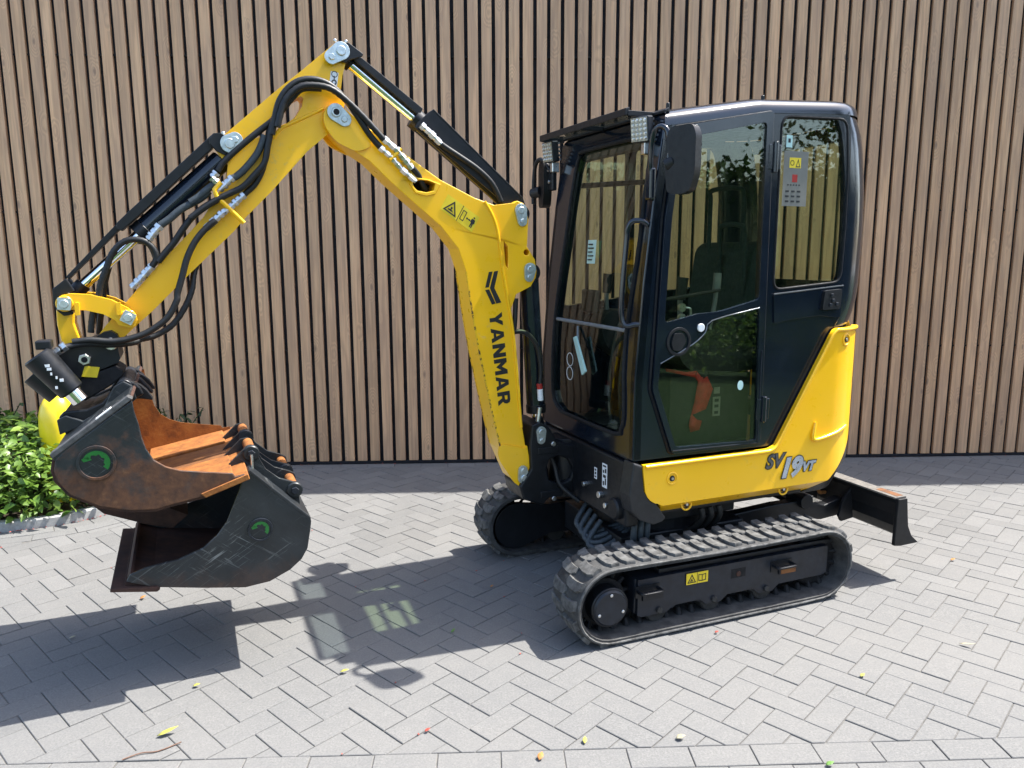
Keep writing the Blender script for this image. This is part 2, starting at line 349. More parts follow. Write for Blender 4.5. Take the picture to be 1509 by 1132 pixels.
# outlines of the machine, metres in its own frame: (forward, up)
TR = {
 'boom': [(1.553, 2.209), (1.543, 2.231), (1.517, 2.242), (1.487, 2.237), (1.44, 2.205), (1.37, 2.16), (1.238, 2.075), (1.063, 1.961), (0.903, 1.887), (0.807, 1.857), (0.713, 1.869), (0.694, 1.879), (0.66, 1.867), (0.636, 1.797), (0.643, 1.67), (0.602, 1.609), (0.593, 1.555), (0.597, 1.526), (0.623, 1.485), (0.698, 1.45), (0.725, 1.382), (0.712, 1.245), (0.692, 0.99), (0.669, 0.804), (0.657, 0.737), (0.636, 0.601), (0.644, 0.534), (0.68, 0.513), (0.714, 0.543), (0.783, 0.703), (0.831, 0.909), (0.893, 1.204), (0.924, 1.388), (0.948, 1.559), (0.983, 1.66), (1.062, 1.757), (1.216, 1.885), (1.298, 1.954), (1.381, 2.032), (1.44, 2.066), (1.502, 2.11), (1.534, 2.148)],
 'boom_ridge': [(0.855, 1.872), (0.816, 1.809), (0.79, 1.727), (0.767, 1.557), (0.744, 1.43), (0.713, 1.237), (0.675, 0.804)],
 'boom_hole': [(1.191, 1.945), (1.177, 1.957), (1.12, 1.955), (1.088, 1.944), (1.097, 1.913), (1.13, 1.905), (1.17, 1.911), (1.186, 1.926)],
 'boom_hole_rim': [(1.21, 1.944), (1.177, 1.968), (1.112, 1.959), (1.063, 1.941), (1.089, 1.898), (1.13, 1.889), (1.179, 1.899)],
 'boom_hole2': [(0.761, 1.694), (0.741, 1.67), (0.739, 1.616), (0.742, 1.57), (0.752, 1.585), (0.757, 1.64)],
 'boom_hole3': [(0.713, 1.669), (0.696, 1.669)],
 'warn_boom': [(1.029, 1.901), (0.879, 1.812), (0.919, 1.735), (1.067, 1.835)],
 'logo': [(0.791, 1.56), (0.811, 1.557), (0.833, 1.481), (0.801, 1.408), (0.776, 1.413), (0.811, 1.481)],
 'logo2': [(0.819, 1.557), (0.837, 1.555), (0.856, 1.483), (0.838, 1.485)],
 'logo3': [(0.856, 1.472), (0.837, 1.475), (0.805, 1.409), (0.823, 1.404)],
 'word': [(0.777, 1.374), (0.773, 1.306), (0.836, 1.349), (0.734, 0.978), (0.733, 0.929), (0.792, 0.93), (0.834, 1.355)],
 'pins_boom': [(1.513, 2.215), (1.48, 2.189), (0.677, 1.836), (0.67, 1.787), (0.63, 1.565), (0.635, 1.53), (0.674, 0.592), (0.669, 0.553)],
 'arm': [(1.505, 2.489), (1.481, 2.494), (1.457, 2.475), (1.456, 2.427), (1.473, 2.369), (1.483, 2.308), (1.468, 2.261), (1.478, 2.217), (1.519, 2.152), (1.63, 2.059), (1.782, 1.893), (1.889, 1.787), (1.937, 1.732), (2.128, 1.551), (2.258, 1.422), (2.327, 1.361), (2.377, 1.314), (2.427, 1.284), (2.458, 1.304), (2.453, 1.339), (2.427, 1.372), (2.355, 1.454), (2.289, 1.529), (2.232, 1.594), (2.106, 1.724), (2.048, 1.787), (1.997, 1.865), (1.951, 1.943), (1.942, 2.006), (1.967, 2.021), (1.974, 2.072), (1.943, 2.114), (1.731, 2.3), (1.65, 2.365)],
 'arm_slot': [(1.646, 2.276), (1.637, 2.267), (1.643, 2.236), (1.671, 2.193), (1.725, 2.151), (1.758, 2.121), (1.784, 2.122), (1.841, 2.096), (1.845, 2.111), (1.797, 2.154), (1.754, 2.203), (1.71, 2.241)],
 'arm_rib': [(1.558, 2.233), (1.596, 2.213), (1.693, 2.165), (1.731, 2.145), (1.764, 2.105)],
 'pins_arm': [(1.48, 2.46), (1.519, 2.433), (1.933, 2.072), (1.912, 2.088), (2.557, 1.46), (2.346, 1.401)],
 'top_bracket': [(1.507, 2.486), (1.488, 2.493), (1.444, 2.497), (1.386, 2.459), (1.39, 2.448), (1.454, 2.428), (1.458, 2.417), (1.506, 2.424), (1.515, 2.454)],
 'cyl_bracket': [(1.991, 2.11), (1.964, 2.112), (1.929, 2.09), (1.918, 2.052), (1.953, 2.027), (1.985, 2.042), (2.007, 2.069), (2.009, 2.086)],
 'yellow_lug': [(1.988, 2.048), (1.957, 2.006), (1.92, 2.03), (1.888, 2.078), (1.891, 2.103), (1.915, 2.112), (1.946, 2.095)],
 'lift_sticker': [(1.52, 2.383), (1.489, 2.378), (1.499, 2.317), (1.528, 2.335)],
 'link_near': [(2.586, 1.462), (2.577, 1.482), (2.564, 1.492), (2.534, 1.498), (2.469, 1.493), (2.398, 1.471), (2.344, 1.438), (2.318, 1.413), (2.314, 1.388), (2.325, 1.367), (2.347, 1.361), (2.381, 1.373), (2.392, 1.391), (2.433, 1.417), (2.486, 1.432), (2.528, 1.437), (2.564, 1.431), (2.582, 1.439)],
 'link_low': [(2.593, 1.436), (2.595, 1.378), (2.586, 1.315), (2.568, 1.279), (2.52, 1.305), (2.53, 1.347), (2.537, 1.382), (2.533, 1.423)],
 'coupler_top': [(2.608, 1.257), (2.565, 1.283), (2.506, 1.309), (2.46, 1.332), (2.437, 1.347), (2.411, 1.352), (2.39, 1.337), (2.384, 1.316), (2.392, 1.291), (2.386, 1.244), (2.395, 1.228), (2.441, 1.21), (2.486, 1.196), (2.532, 1.174), (2.545, 1.142), (2.556, 1.142)],
 'coupler_mid': [(2.562, 1.117), (2.551, 1.154), (2.535, 1.17), (2.482, 1.192), (2.406, 1.216), (2.377, 1.193), (2.385, 1.172), (2.423, 1.141), (2.521, 1.084)],
 'coupler_low': [(2.601, 1.047), (2.583, 1.066), (2.505, 1.068), (2.453, 1.09), (2.429, 1.12), (2.412, 1.143), (2.392, 1.167), (2.373, 1.174), (2.341, 1.159), (2.32, 1.137), (2.311, 1.111), (2.338, 1.096), (2.357, 1.089), (2.564, 0.961), (2.578, 0.967), (2.593, 0.997), (2.601, 1.022)],
 'coupler_jaw': [(2.34, 1.151), (2.322, 1.141), (2.301, 1.119), (2.282, 1.085), (2.283, 1.078), (2.303, 1.082), (2.322, 1.086), (2.345, 1.088)],
 'coupler_jaw_far': [(2.393, 1.158), (2.365, 1.159), (2.327, 1.137), (2.301, 1.104), (2.285, 1.08), (2.291, 1.071), (2.318, 1.087), (2.352, 1.117), (2.391, 1.137)],
 'coupler_pins': [(2.578, 1.022), (2.375, 1.144), (2.513, 1.268), (2.417, 1.322), (2.494, 1.192)],
 'tilt_cyl': [(2.65, 1.282), (2.549, 1.14), (2.543, 1.128), (2.5, 1.069)],
 'tilt_cyl2': [(2.711, 1.178), (2.632, 1.089)],
 'arm_cyl': [(0.655, 1.821), (0.675, 1.852), (1.149, 2.223), (1.161, 2.234), (1.439, 2.436), (1.464, 2.46)],
 'arm_guard': [(1.097, 2.252), (1.078, 2.264), (0.651, 1.896), (0.637, 1.856), (0.685, 1.855), (0.754, 1.866), (0.777, 1.893), (1.166, 2.183), (1.153, 2.203)],
 'arm_guard2': [(1.428, 2.446), (1.388, 2.452), (1.124, 2.263), (1.144, 2.234)],
 'buc_cyl': [(1.935, 2.07), (1.962, 2.016), (2.282, 1.724), (2.298, 1.708), (2.51, 1.515), (2.561, 1.462)],
 'buc_guard': [(1.99, 2.113), (1.964, 2.099), (1.994, 2.058), (2.291, 1.78), (2.345, 1.732), (2.363, 1.737), (2.36, 1.762), (2.318, 1.803)],
 'buc_guard2': [(2.365, 1.755), (2.352, 1.737), (2.542, 1.549), (2.55, 1.559)],
 'buc_end': [(2.595, 1.515), (2.547, 1.554), (2.522, 1.506), (2.562, 1.494), (2.588, 1.467), (2.588, 1.434), (2.566, 1.412), (2.534, 1.418), (2.533, 1.428), (2.579, 1.437), (2.597, 1.468)],
 'boom_cyl': [(0.602, 1.547), (0.598, 1.462), (0.561, 0.868), (0.561, 0.857), (0.553, 0.804), (0.534, 0.74)],
 'swing': [(0.631, 0.813), (0.584, 0.829), (0.543, 0.804), (0.491, 0.724), (0.442, 0.702), (0.276, 0.685), (0.25, 0.522), (0.162, 0.34), (0.381, 0.402), (0.44, 0.467), (0.515, 0.455), (0.571, 0.403), (0.675, 0.445), (0.696, 0.513), (0.635, 0.595), (0.642, 0.722)],
 'swing_hole': [(0.55, 0.592), (0.535, 0.635), (0.483, 0.647), (0.43, 0.624), (0.402, 0.568), (0.421, 0.517), (0.482, 0.5), (0.535, 0.528)],
 'swing_pin': [(0.584, 0.781), (0.584, 0.74), (0.517, 0.713), (0.512, 0.433), (0.689, 0.574)],
 'h_big1': [(1.773, 2.112), (1.739, 2.239), (1.679, 2.312), (1.607, 2.335), (1.536, 2.319), (1.479, 2.271), (1.436, 2.217), (1.379, 2.133), (1.335, 2.084)],
 'h_big2': [(1.752, 2.14), (1.719, 2.239), (1.66, 2.298), (1.595, 2.31), (1.531, 2.3), (1.467, 2.256), (1.394, 2.189), (1.321, 2.113)],
 'h_arm1': [(1.564, 2.328), (1.638, 2.318), (1.691, 2.278), (1.729, 2.24), (1.752, 2.193), (1.77, 2.146), (1.789, 2.074), (1.808, 2.002), (1.852, 1.949), (1.895, 1.906), (1.946, 1.879), (1.987, 1.858), (2.038, 1.826), (2.099, 1.78)],
 'h_arm2': [(1.566, 2.306), (1.64, 2.3), (1.683, 2.262), (1.727, 2.208), (1.76, 2.171), (1.782, 2.124), (1.794, 2.052), (1.813, 1.98), (1.844, 1.922), (1.882, 1.885), (1.908, 1.864)],
 'h_arm3': [(1.757, 2.174), (1.8, 2.141), (1.847, 2.103), (1.91, 2.049), (1.963, 1.997), (1.984, 1.965)],
 'h_arm4': [(1.801, 2.111), (1.811, 2.079), (1.836, 2.032), (1.88, 1.979), (1.916, 1.947), (1.937, 1.937)],
 'h_arm5': [(1.992, 1.92), (2.028, 1.893), (2.064, 1.862), (2.094, 1.841)],
 'h_arm5b': [(2.021, 1.888), (2.055, 1.858), (2.127, 1.816), (2.171, 1.779), (2.208, 1.753)],
 'h_arm6': [(1.995, 1.852), (2.043, 1.825), (2.088, 1.787), (2.122, 1.746), (2.161, 1.69), (2.195, 1.65), (2.225, 1.613)],
 'h_loop': [(2.25, 1.594), (2.231, 1.624), (2.235, 1.657), (2.26, 1.687), (2.293, 1.698), (2.33, 1.694), (2.362, 1.672), (2.388, 1.636), (2.408, 1.589), (2.432, 1.531), (2.442, 1.487), (2.452, 1.475), (2.472, 1.398), (2.481, 1.346)],
 'h_loop2': [(2.234, 1.623), (2.258, 1.684), (2.313, 1.692), (2.363, 1.669), (2.394, 1.624), (2.415, 1.572), (2.43, 1.519), (2.439, 1.469), (2.455, 1.388), (2.465, 1.329)],
 'h_low1': [(2.004, 1.774), (2.04, 1.743), (2.01, 1.771), (2.055, 1.73), (2.092, 1.682), (2.121, 1.624), (2.142, 1.558), (2.164, 1.491), (2.17, 1.46), (2.207, 1.398), (2.267, 1.352), (2.326, 1.327), (2.401, 1.315), (2.479, 1.324), (2.538, 1.32)],
 'h_low2': [(2.041, 1.668), (2.078, 1.617), (2.099, 1.559), (2.11, 1.501), (2.139, 1.435), (2.191, 1.364), (2.254, 1.326), (2.308, 1.314), (2.335, 1.304), (2.413, 1.301), (2.488, 1.311), (2.553, 1.304), (2.579, 1.297)],
 'fit_low': [(2.558, 1.31), (2.599, 1.282), (2.617, 1.273)],
 'fit_arm': [(1.891, 1.876), (1.923, 1.849), (1.949, 1.823), (1.98, 1.802), (2.007, 1.776), (2.048, 1.74)],
 'fit_arm2': [(1.932, 1.941), (1.959, 1.915), (1.985, 1.891)],
 'fit_arm3': [(1.99, 1.959), (2.008, 1.939), (1.99, 1.919)],
 'clamp_arm': [(1.976, 1.921), (2.002, 1.892), (1.996, 1.867), (1.899, 1.764)],
 'fit_boom1': [(1.32, 2.12), (1.267, 2.079), (1.229, 2.036), (1.198, 2.0)],
 'fit_boom2': [(1.337, 2.083), (1.292, 2.048), (1.246, 1.998), (1.183, 1.947)],
 'h_boom_in': [(1.203, 2.015), (1.164, 1.979), (1.132, 1.927), (1.116, 1.916)],
 'clamp_boom': [(1.244, 2.08), (1.296, 2.033)],
 'fit_valve': [(2.247, 1.598), (2.269, 1.576), (2.298, 1.543), (2.328, 1.514)],
 'fit_bcyl': [(2.208, 1.753), (2.237, 1.72), (2.253, 1.698)],
 'h_acyl': [(1.128, 2.179), (1.088, 2.144), (1.04, 2.108), (0.965, 2.065), (0.88, 2.014), (0.811, 1.953), (0.767, 1.874)],
 'fit_acyl': [(1.144, 2.19), (1.104, 2.158), (1.056, 2.115)],
 'h_bc1': [(0.709, 1.271), (0.663, 1.269), (0.62, 1.241), (0.584, 1.18), (0.569, 1.08), (0.573, 1.013)],
 'h_bc2': [(0.698, 1.429), (0.702, 1.332), (0.709, 1.268)],
 'fit_bc': [(0.577, 1.013), (0.573, 0.986), (0.569, 0.928), (0.573, 0.894), (0.583, 0.82)],
 'b1_wear': [(2.543, 0.632), (2.506, 0.593), (2.379, 0.537), (2.367, 0.531), (2.255, 0.493), (2.19, 0.545), (2.322, 0.622)],
 'b1_side': [(2.334, 1.139), (2.331, 1.1), (2.321, 1.056), (2.314, 1.006), (2.304, 0.962), (2.282, 0.919), (2.245, 0.89), (2.194, 0.869), (2.115, 0.854), (2.02, 0.838), (2.013, 0.825), (1.979, 0.83), (1.977, 0.813), (2.111, 0.767), (2.229, 0.748), (2.289, 0.736), (2.372, 0.744), (2.463, 0.771), (2.55, 0.824), (2.586, 0.878), (2.592, 0.914), (2.584, 0.953), (2.553, 0.982), (2.464, 1.045), (2.4, 1.093)],
 'b1_lipplate': [(2.114, 0.793), (2.014, 0.825), (1.985, 0.858), (1.974, 0.831), (1.977, 0.816), (2.113, 0.77)],
 'b1_logo': [(2.462, 0.93), (2.415, 0.925)],
 'b2_side': [(1.97, 0.809), (1.952, 0.807), (1.733, 0.584), (1.739, 0.544), (1.753, 0.471), (1.778, 0.429), (1.825, 0.391), (1.904, 0.356), (2.001, 0.347), (2.145, 0.371), (2.323, 0.407), (2.413, 0.445), (2.398, 0.47), (2.343, 0.488), (2.234, 0.501), (2.141, 0.533), (2.089, 0.575), (2.05, 0.625), (2.021, 0.691), (2.0, 0.739), (1.987, 0.773)],
 'b2_lip': [(2.47, 0.435), (2.323, 0.401), (2.312, 0.413), (2.31, 0.566), (2.436, 0.592)],
 'b2_logo': [(1.93, 0.577), (1.882, 0.57)],
 'b2_ear': [(2.034, 0.814), (2.025, 0.824), (1.966, 0.88), (1.94, 0.884), (1.923, 0.872), (1.904, 0.823), (1.887, 0.789), (1.838, 0.745), (1.779, 0.722), (1.756, 0.709), (1.752, 0.688), (1.764, 0.663), (1.761, 0.615), (1.743, 0.579), (1.803, 0.604), (1.947, 0.776), (1.971, 0.803)],
 'b2_pins': [(1.94, 0.862), (1.78, 0.691)],
}
# ================================================================== SETTING
def sheet(name, x0, x1, y0, y1, z, mat, kind='structure'):
    return tag(mk(name, [(x0, y0, z), (x1, y0, z), (x1, y1, z), (x0, y1, z)], [(0, 1, 2, 3)], mat), kind=kind)
sheet('ground', -80, 80, -80, 80, -.06, 'asphalt')
pavement = sheet('pavement', -5.2, 7.7, 1.0, 5.99, -.0045, 'joint')
sheet('lawn', -40, 40, -40, .9, .004, 'lawn'); sheet('lawn', 2.75, 40, .9, 2.22, .004, 'lawn'); sheet('lawn', 7.75, 40, 2.22, 20, .004, 'lawn')

WALL_Y = 5.925; WALL_H = 4.7
wall = tag(empty('slatted_wall', (0, WALL_Y, 0)), 'tall wall of vertical brown wood-look slats over black backing', 'wall')
PITCH_S, SLAT_W, SLAT_T = .1007, .0740, .030
x_first = -.6325-.0125-54*PITCH_S+.0125*2
N_S = 142
box('backing', x_first-.1, x_first+N_S*PITCH_S+.1, SLAT_T, .22, 0, WALL_H, 'wallback', wall, bevel=0)
slat_me = None
for i in range(N_S):
    if slat_me is None:
        o = box('slat', -SLAT_W/2, SLAT_W/2, 0, SLAT_T-.002, .022, WALL_H-.02, 'wood', wall, bevel=0)
        bm = bmesh.new(); bm.from_mesh(o.data); bmesh.ops.bevel(bm, geom=[e for e in bm.edges], offset=.0025, segments=1, affect='EDGES'); bm.to_mesh(o.data); bm.free()
        slat_me = o.data
    else: o = bpy.data.objects.new('slat', slat_me); COL.objects.link(o); o.parent = wall
    o.location = (x_first+i*PITCH_S+PITCH_S/2+rnd.uniform(-.0012, .0012), rnd.uniform(-.001, .001), 0)
# dark base rail and the small fixing clips in the gaps
box('base_rail', x_first-.1, x_first+N_S*PITCH_S+.1, -.004, SLAT_T-.004, .001, .020, 'wallback', wall, bevel=.001)
mb = MB()
for i in range(0, N_S):
    xx = x_first+i*PITCH_S
    for zz in (.9, 1.95, 3.05, 4.1): mb.add(*g_box(xx-.011, xx+.011, .012, .0298, zz-.006, zz+.006))
tag(mb.build('fixing_clips', 'seal', wall), kind='stuff')

# ---- bed outline: straight kerb from the left, a quarter turn, then straight into the wall
BC = (-3.08, 5.32); BR = .84
def bed_path(r):
    p = [(-6.2+.1*i, BC[1]-r) for i in range(0, 32)]
    p = [q for q in p if q[0] < BC[0]-.02]
    p += [(BC[0]+r*math.sin(a), BC[1]-r*math.cos(a)) for a in [i*math.pi/2/24 for i in range(25)]]
    p += [(BC[0]+r, BC[1]+.1*i) for i in range(1, 6)]+[(BC[0]+r, WALL_Y-.012)]
    return p
def bed_dist(x, y):                       # >0 outside of the kerb line
    dx, dy = x-BC[0], y-BC[1]
    if dx <= 0: return -dy-BR
    if dy >= 0: return dx-BR
    return math.hypot(dx, dy)-BR
inner = bed_path(BR-.06)
mk('soil_bed', [(x, y, .03) for x, y in inner]+[(-6.2, WALL_Y-.012, .03)], [tuple(range(len(inner)+1))], 'soil')['kind'] = 'structure'
kerb = tag(empty('kerb', (BC[0], BC[1]-BR, 0)), kind='structure')
path_o = bed_path(BR); cum = [0]
for a, b in zip(path_o, path_o[1:]): cum.append(cum[-1]+math.hypot(b[0]-a[0], b[1]-a[1]))
def path_at(r, s):
    for i in range(len(cum)-1):
        if s <= cum[i+1]+1e-9:
            t = (s-cum[i])/(cum[i+1]-cum[i]); a, b = path_o[i], path_o[i+1]
            p = Vector((a[0]+(b[0]-a[0])*t, a[1]+(b[1]-a[1])*t)); d = Vector((b[0]-a[0], b[1]-a[1])).normalized()
            return p+Vector((d.y, -d.x))*r, d
    return Vector(path_o[-1]), Vector((0, 1))
LEN = cum[-1]; s = .0; k0 = 0
while s < LEN-.02:
    e = min(s+.995, LEN-.002); n = 14; v = []; f = []
    prof = [(0, -.01), (.0, .052), (-.008, .060), (-.054, .060), (-.06, .052), (-.06, -.01)]
    for i in range(n+1):
        q = s+.003+(e-s-.006)*i/n
        for (r, z) in prof:
            p, d = path_at(r, q); v.append((p.x-kerb.location.x, p.y-kerb.location.y, z))
    m = len(prof)
    for i in range(n):
        for j in range(m-1): f.append((i*m+j, i*m+j+1, (i+1)*m+j+1, (i+1)*m+j))
    f.append(tuple(range(m))); f.append(tuple(n*m+j for j in range(m-1, -1, -1)))
    mk('kerb_stone', v, f, 'kerb', kerb, smooth=30); s = e

# ---- pavers: 210 x 105 herringbone at 45 degrees with stretcher rows along the edges
W = .105; J = .0028
def clip(poly, a, b, c):                  # keep a*x+b*y >= c
    out = []
    for i in range(len(poly)):
        p, q = poly[i], poly[(i+1) % len(poly)]; dp = a*p[0]+b*p[1]-c; dq = a*q[0]+b*q[1]-c
        if dp >= 0: out.append(p)
        if dp*dq < 0: t = dp/(dp-dq); out.append((p[0]+(q[0]-p[0])*t, p[1]+(q[1]-p[1])*t))
    return out
def area(p): return abs(sum(p[i][0]*p[i-1][1]-p[i-1][0]*p[i][1] for i in range(len(p))))/2
def inset(poly, d):
    out = []; n = len(poly); ar = sum(poly[i-1][0]*poly[i][1]-poly[i][0]*poly[i-1][1] for i in range(n))
    if ar < 0: poly = poly[::-1]
    for i in range(n):
        p0, p1, p2 = Vector(poly[i-1]), Vector(poly[i]), Vector(poly[(i+1) % n])
        e1 = (p1-p0).normalized(); e2 = (p2-p1).normalized(); n1 = Vector((-e1.y, e1.x)); n2 = Vector((-e2.y, e2.x))
        den = 1+n1.dot(n2)
        if den < .15: return None
        out.append(tuple(p1+(n1+n2)*(d/den)))
    return out
Y_EDGE = 2.327; Y_WALLROW = WALL_Y-.118
e1 = Vector((1, 1))/math.sqrt(2); e2 = Vector((-1, 1))/math.sqrt(2)
P0 = Vector((.0054, 2.379)); polys = []
for m in range(-22, 29):
    for k in range(-20, 50):
        base = P0+Vector((m*2*W*math.sqrt(2), k*W*math.sqrt(2)))
        for (u0, u1, v0, v1) in ((0, 2, 0, 1), (3, 4, 0, 2)):
            q = [tuple(base+e1*(u*W)+e2*(vv*W)) for u, vv in ((u0, v0), (u1, v0), (u1, v1), (u0, v1))]
            cx = sum(p[0] for p in q)/4; cy = sum(p[1] for p in q)/4
            if not (-5.1 < cx < 7.6 and Y_EDGE-.2 < cy < WALL_Y): continue
            q = clip(q, 0, 1, Y_EDGE); q = clip(q, 0, -1, -Y_WALLROW) if q else q
            # keep clear of the rows that follow the bed
            if q and min(bed_dist(*p) for p in q) < .216:
                cd = bed_dist(cx, cy)
                if cd < .216-.12: continue
                dx, dy = cx-BC[0], cy-BC[1]
                nrm = Vector((0, -1)) if dx <= 0 else (Vector((1, 0)) if dy >= 0 else Vector((dx, dy)).normalized())
                c0 = nrm.dot(Vector((cx, cy)))-cd+.216
                q = clip(q, nrm.x, nrm.y, c0)
            if q and len(q) > 2 and area(q) > .0006: polys.append(q)
def rows(y_top, n, x0, x1, phase):
    for r in range(n):
        x = x0+(phase+.5*r) % 1*2*W
        while x < x1: polys.append([(x, y_top-(r+1)*W), (x+2*W, y_top-(r+1)*W), (x+2*W, y_top-r*W), (x, y_top-r*W)]); x += 2*W
rows(Y_EDGE, 11, -5.0, 5.9, (.46-(-5.0))/(2*W) % 1)
rows(WALL_Y-.012, 1, BC[0]+BR+.22, 7.5, .2)
for ring in (0, 1):                        # two rows bent round the planting bed
    s = .05+.1*ring
    while s < LEN-.22:
        pl = []
        rr0, rr1 = .004+ring*W, .004+(ring+1)*W
        for (rr, t) in ((rr0, 0), (rr1, 0), (rr1, .5), (rr1, 1), (rr0, 1), (rr0, .5)):
            p, d = path_at(rr, s+t*2*W*.93); pl.append(tuple(p))
        polys.append(pl); s += 2*W*.93
def paver_geo(q):
    a = inset(q, J/2+rnd.uniform(0, .0006)); 
    if a is None or area(a) < .0003: return None
    b = inset(a, .0022)
    if b is None or area(b) < .0002 or len(b) != len(a): return None
    dz = rnd.gauss(0, .0009); tx, ty = rnd.gauss(0, .004), rnd.gauss(0, .004)
    cx = sum(p[0] for p in a)/len(a); cy = sum(p[1] for p in a)/len(a)
    h = lambda p, z: (p[0], p[1], z+dz+(p[0]-cx)*tx+(p[1]-cy)*ty)
    n = len(a); v = [(p[0], p[1], -.03) for p in a]+[h(p, -.0020) for p in a]+[h(p, 0) for p in b]; f = []
    for i in range(n):
        j = (i+1) % n; f += [(i, j, n+j, n+i), (n+i, n+j, 2*n+j, 2*n+i)]
    f.append(tuple(2*n+i for i in range(n))); return (cx, cy), v, f
polys = [q for q in polys if not (q[0][0] > 2.6 and q[0][1] < 2.2)]
geo = [g for g in (paver_geo(q) for q in polys) if g]
def in_view(c):
    d = Vector((c[0], c[1], -EYE)); z = d.dot(fwd)
    if z < .3: return 9e9
    x = d.dot(r2)/z; y = d.dot(d2)/z
    return z if abs(x) < .68 and abs(y) < .51 else 9e9
geo.sort(key=lambda g: in_view(g[0]))
rest = MB()
for i, (c, v, f) in enumerate(geo):
    if i < 300:
        o = mk('paver', [(x-c[0], y-c[1], z) for x, y, z in v], f, 'paver', pavement); o.location = (c[0], c[1], 0)
    else: rest.add(v, f)
tag(rest.build('pavers', 'paver', pavement), kind='stuff')
# ================================================================== EXCAVATOR (x forward, y left, z up in its own frame)
HEAD = R(201); EX = (.843, 3.788, 0)
ex = tag(empty('mini_excavator', EX, HEAD), 'yellow and black tracked mini excavator with closed cab and raised boom', 'excavator')
EXM = Matrix.Translation(EX) @ Matrix.Rotation(HEAD, 4, 'Z')
def P3(key, y): return [(x, y, z) for x, z in TR[key]]

# ---------------- undercarriage
YAWU = R(-1.2)
def urot(o): o.rotation_euler = (0, 0, YAWU); return o
TRK_W, TRK_OUT = .235, .640
# belt centre line: front sprocket higher than the rear idler
def belt_path(n_arc=10):
    (xf, zf, rf), (xr, zr, rr) = (.565, .180, .158), (-.565, .182, .158)
    pts = []
    for i in range(n_arc+1): a = math.pi/2-math.pi*i/n_arc; pts.append((xf+rf*math.cos(a), zf+rf*math.sin(a)))
    for i in range(1, 10): pts.append((xf+(xr-xf)*i/10, .022))
    for i in range(n_arc+1): a = -math.pi/2-math.pi*i/n_arc; pts.append((xr+rr*math.cos(a), zr+rr*math.sin(a)))
    for i in range(1, 10): pts.append((xr+(xf-xr)*i/10, .339+(-.006*math.sin(math.pi*i/10))))
    return pts
def resample(pts, n):
    P = [Vector((*p, 0)) for p in pts]; P.append(P[0]); cu = [0]
    for a, b in zip(P, P[1:]): cu.append(cu[-1]+(b-a).length)
    out = []
    for i in range(n):
        s = cu[-1]*i/n; k = max(j for j in range(len(cu)-1) if cu[j] <= s+1e-9)
        t = (s-cu[k])/max(1e-9, cu[k+1]-cu[k]); p = P[k].lerp(P[k+1], t); d = (P[k+1]-P[k]).normalized(); out.append((p.x, p.y, d.x, d.y))
    return out
belt = resample(belt_path(14), 96)
LUG_N = 42; lug_pos = resample(belt_path(14), LUG_N)
def lug_mesh():
    # one tread bar: chevron-shaped block standing on the belt, x along travel, y across, z out
    out = [(-.030, -.110), (.012, -.110), (.026, -.088), (.029, -.045), (.024, -.006), (.006, .010), (-.022, .006), (-.018, -.03), (-.021, -.07)]
    v = []; top = [(x*.86+.001, y*.955-.002) for x, y in out]; n = len(out)
    v = [(x, y, -.004) for x, y in out]+[(x*.97, y*.99, .012) for x, y in out]+[(x, y, .0175) for x, y in top]
    f = []
    for k in range(2):
        for i in range(n): j = (i+1) % n; f.append((k*n+i, k*n+j, k*n+n+j, k*n+n+i))
    f.append(tuple(2*n+i for i in range(n)))
    me = bpy.data.meshes.new('tread_lug'); me.from_pydata(v, [], f); me.update(); me.materials.append(M['rubber_dusty']); return me
lug_me = lug_mesh()
mirror_me = lug_me.copy()
for vv in mirror_me.vertices: vv.co.y = -vv.co.y
mirror_me.flip_normals()
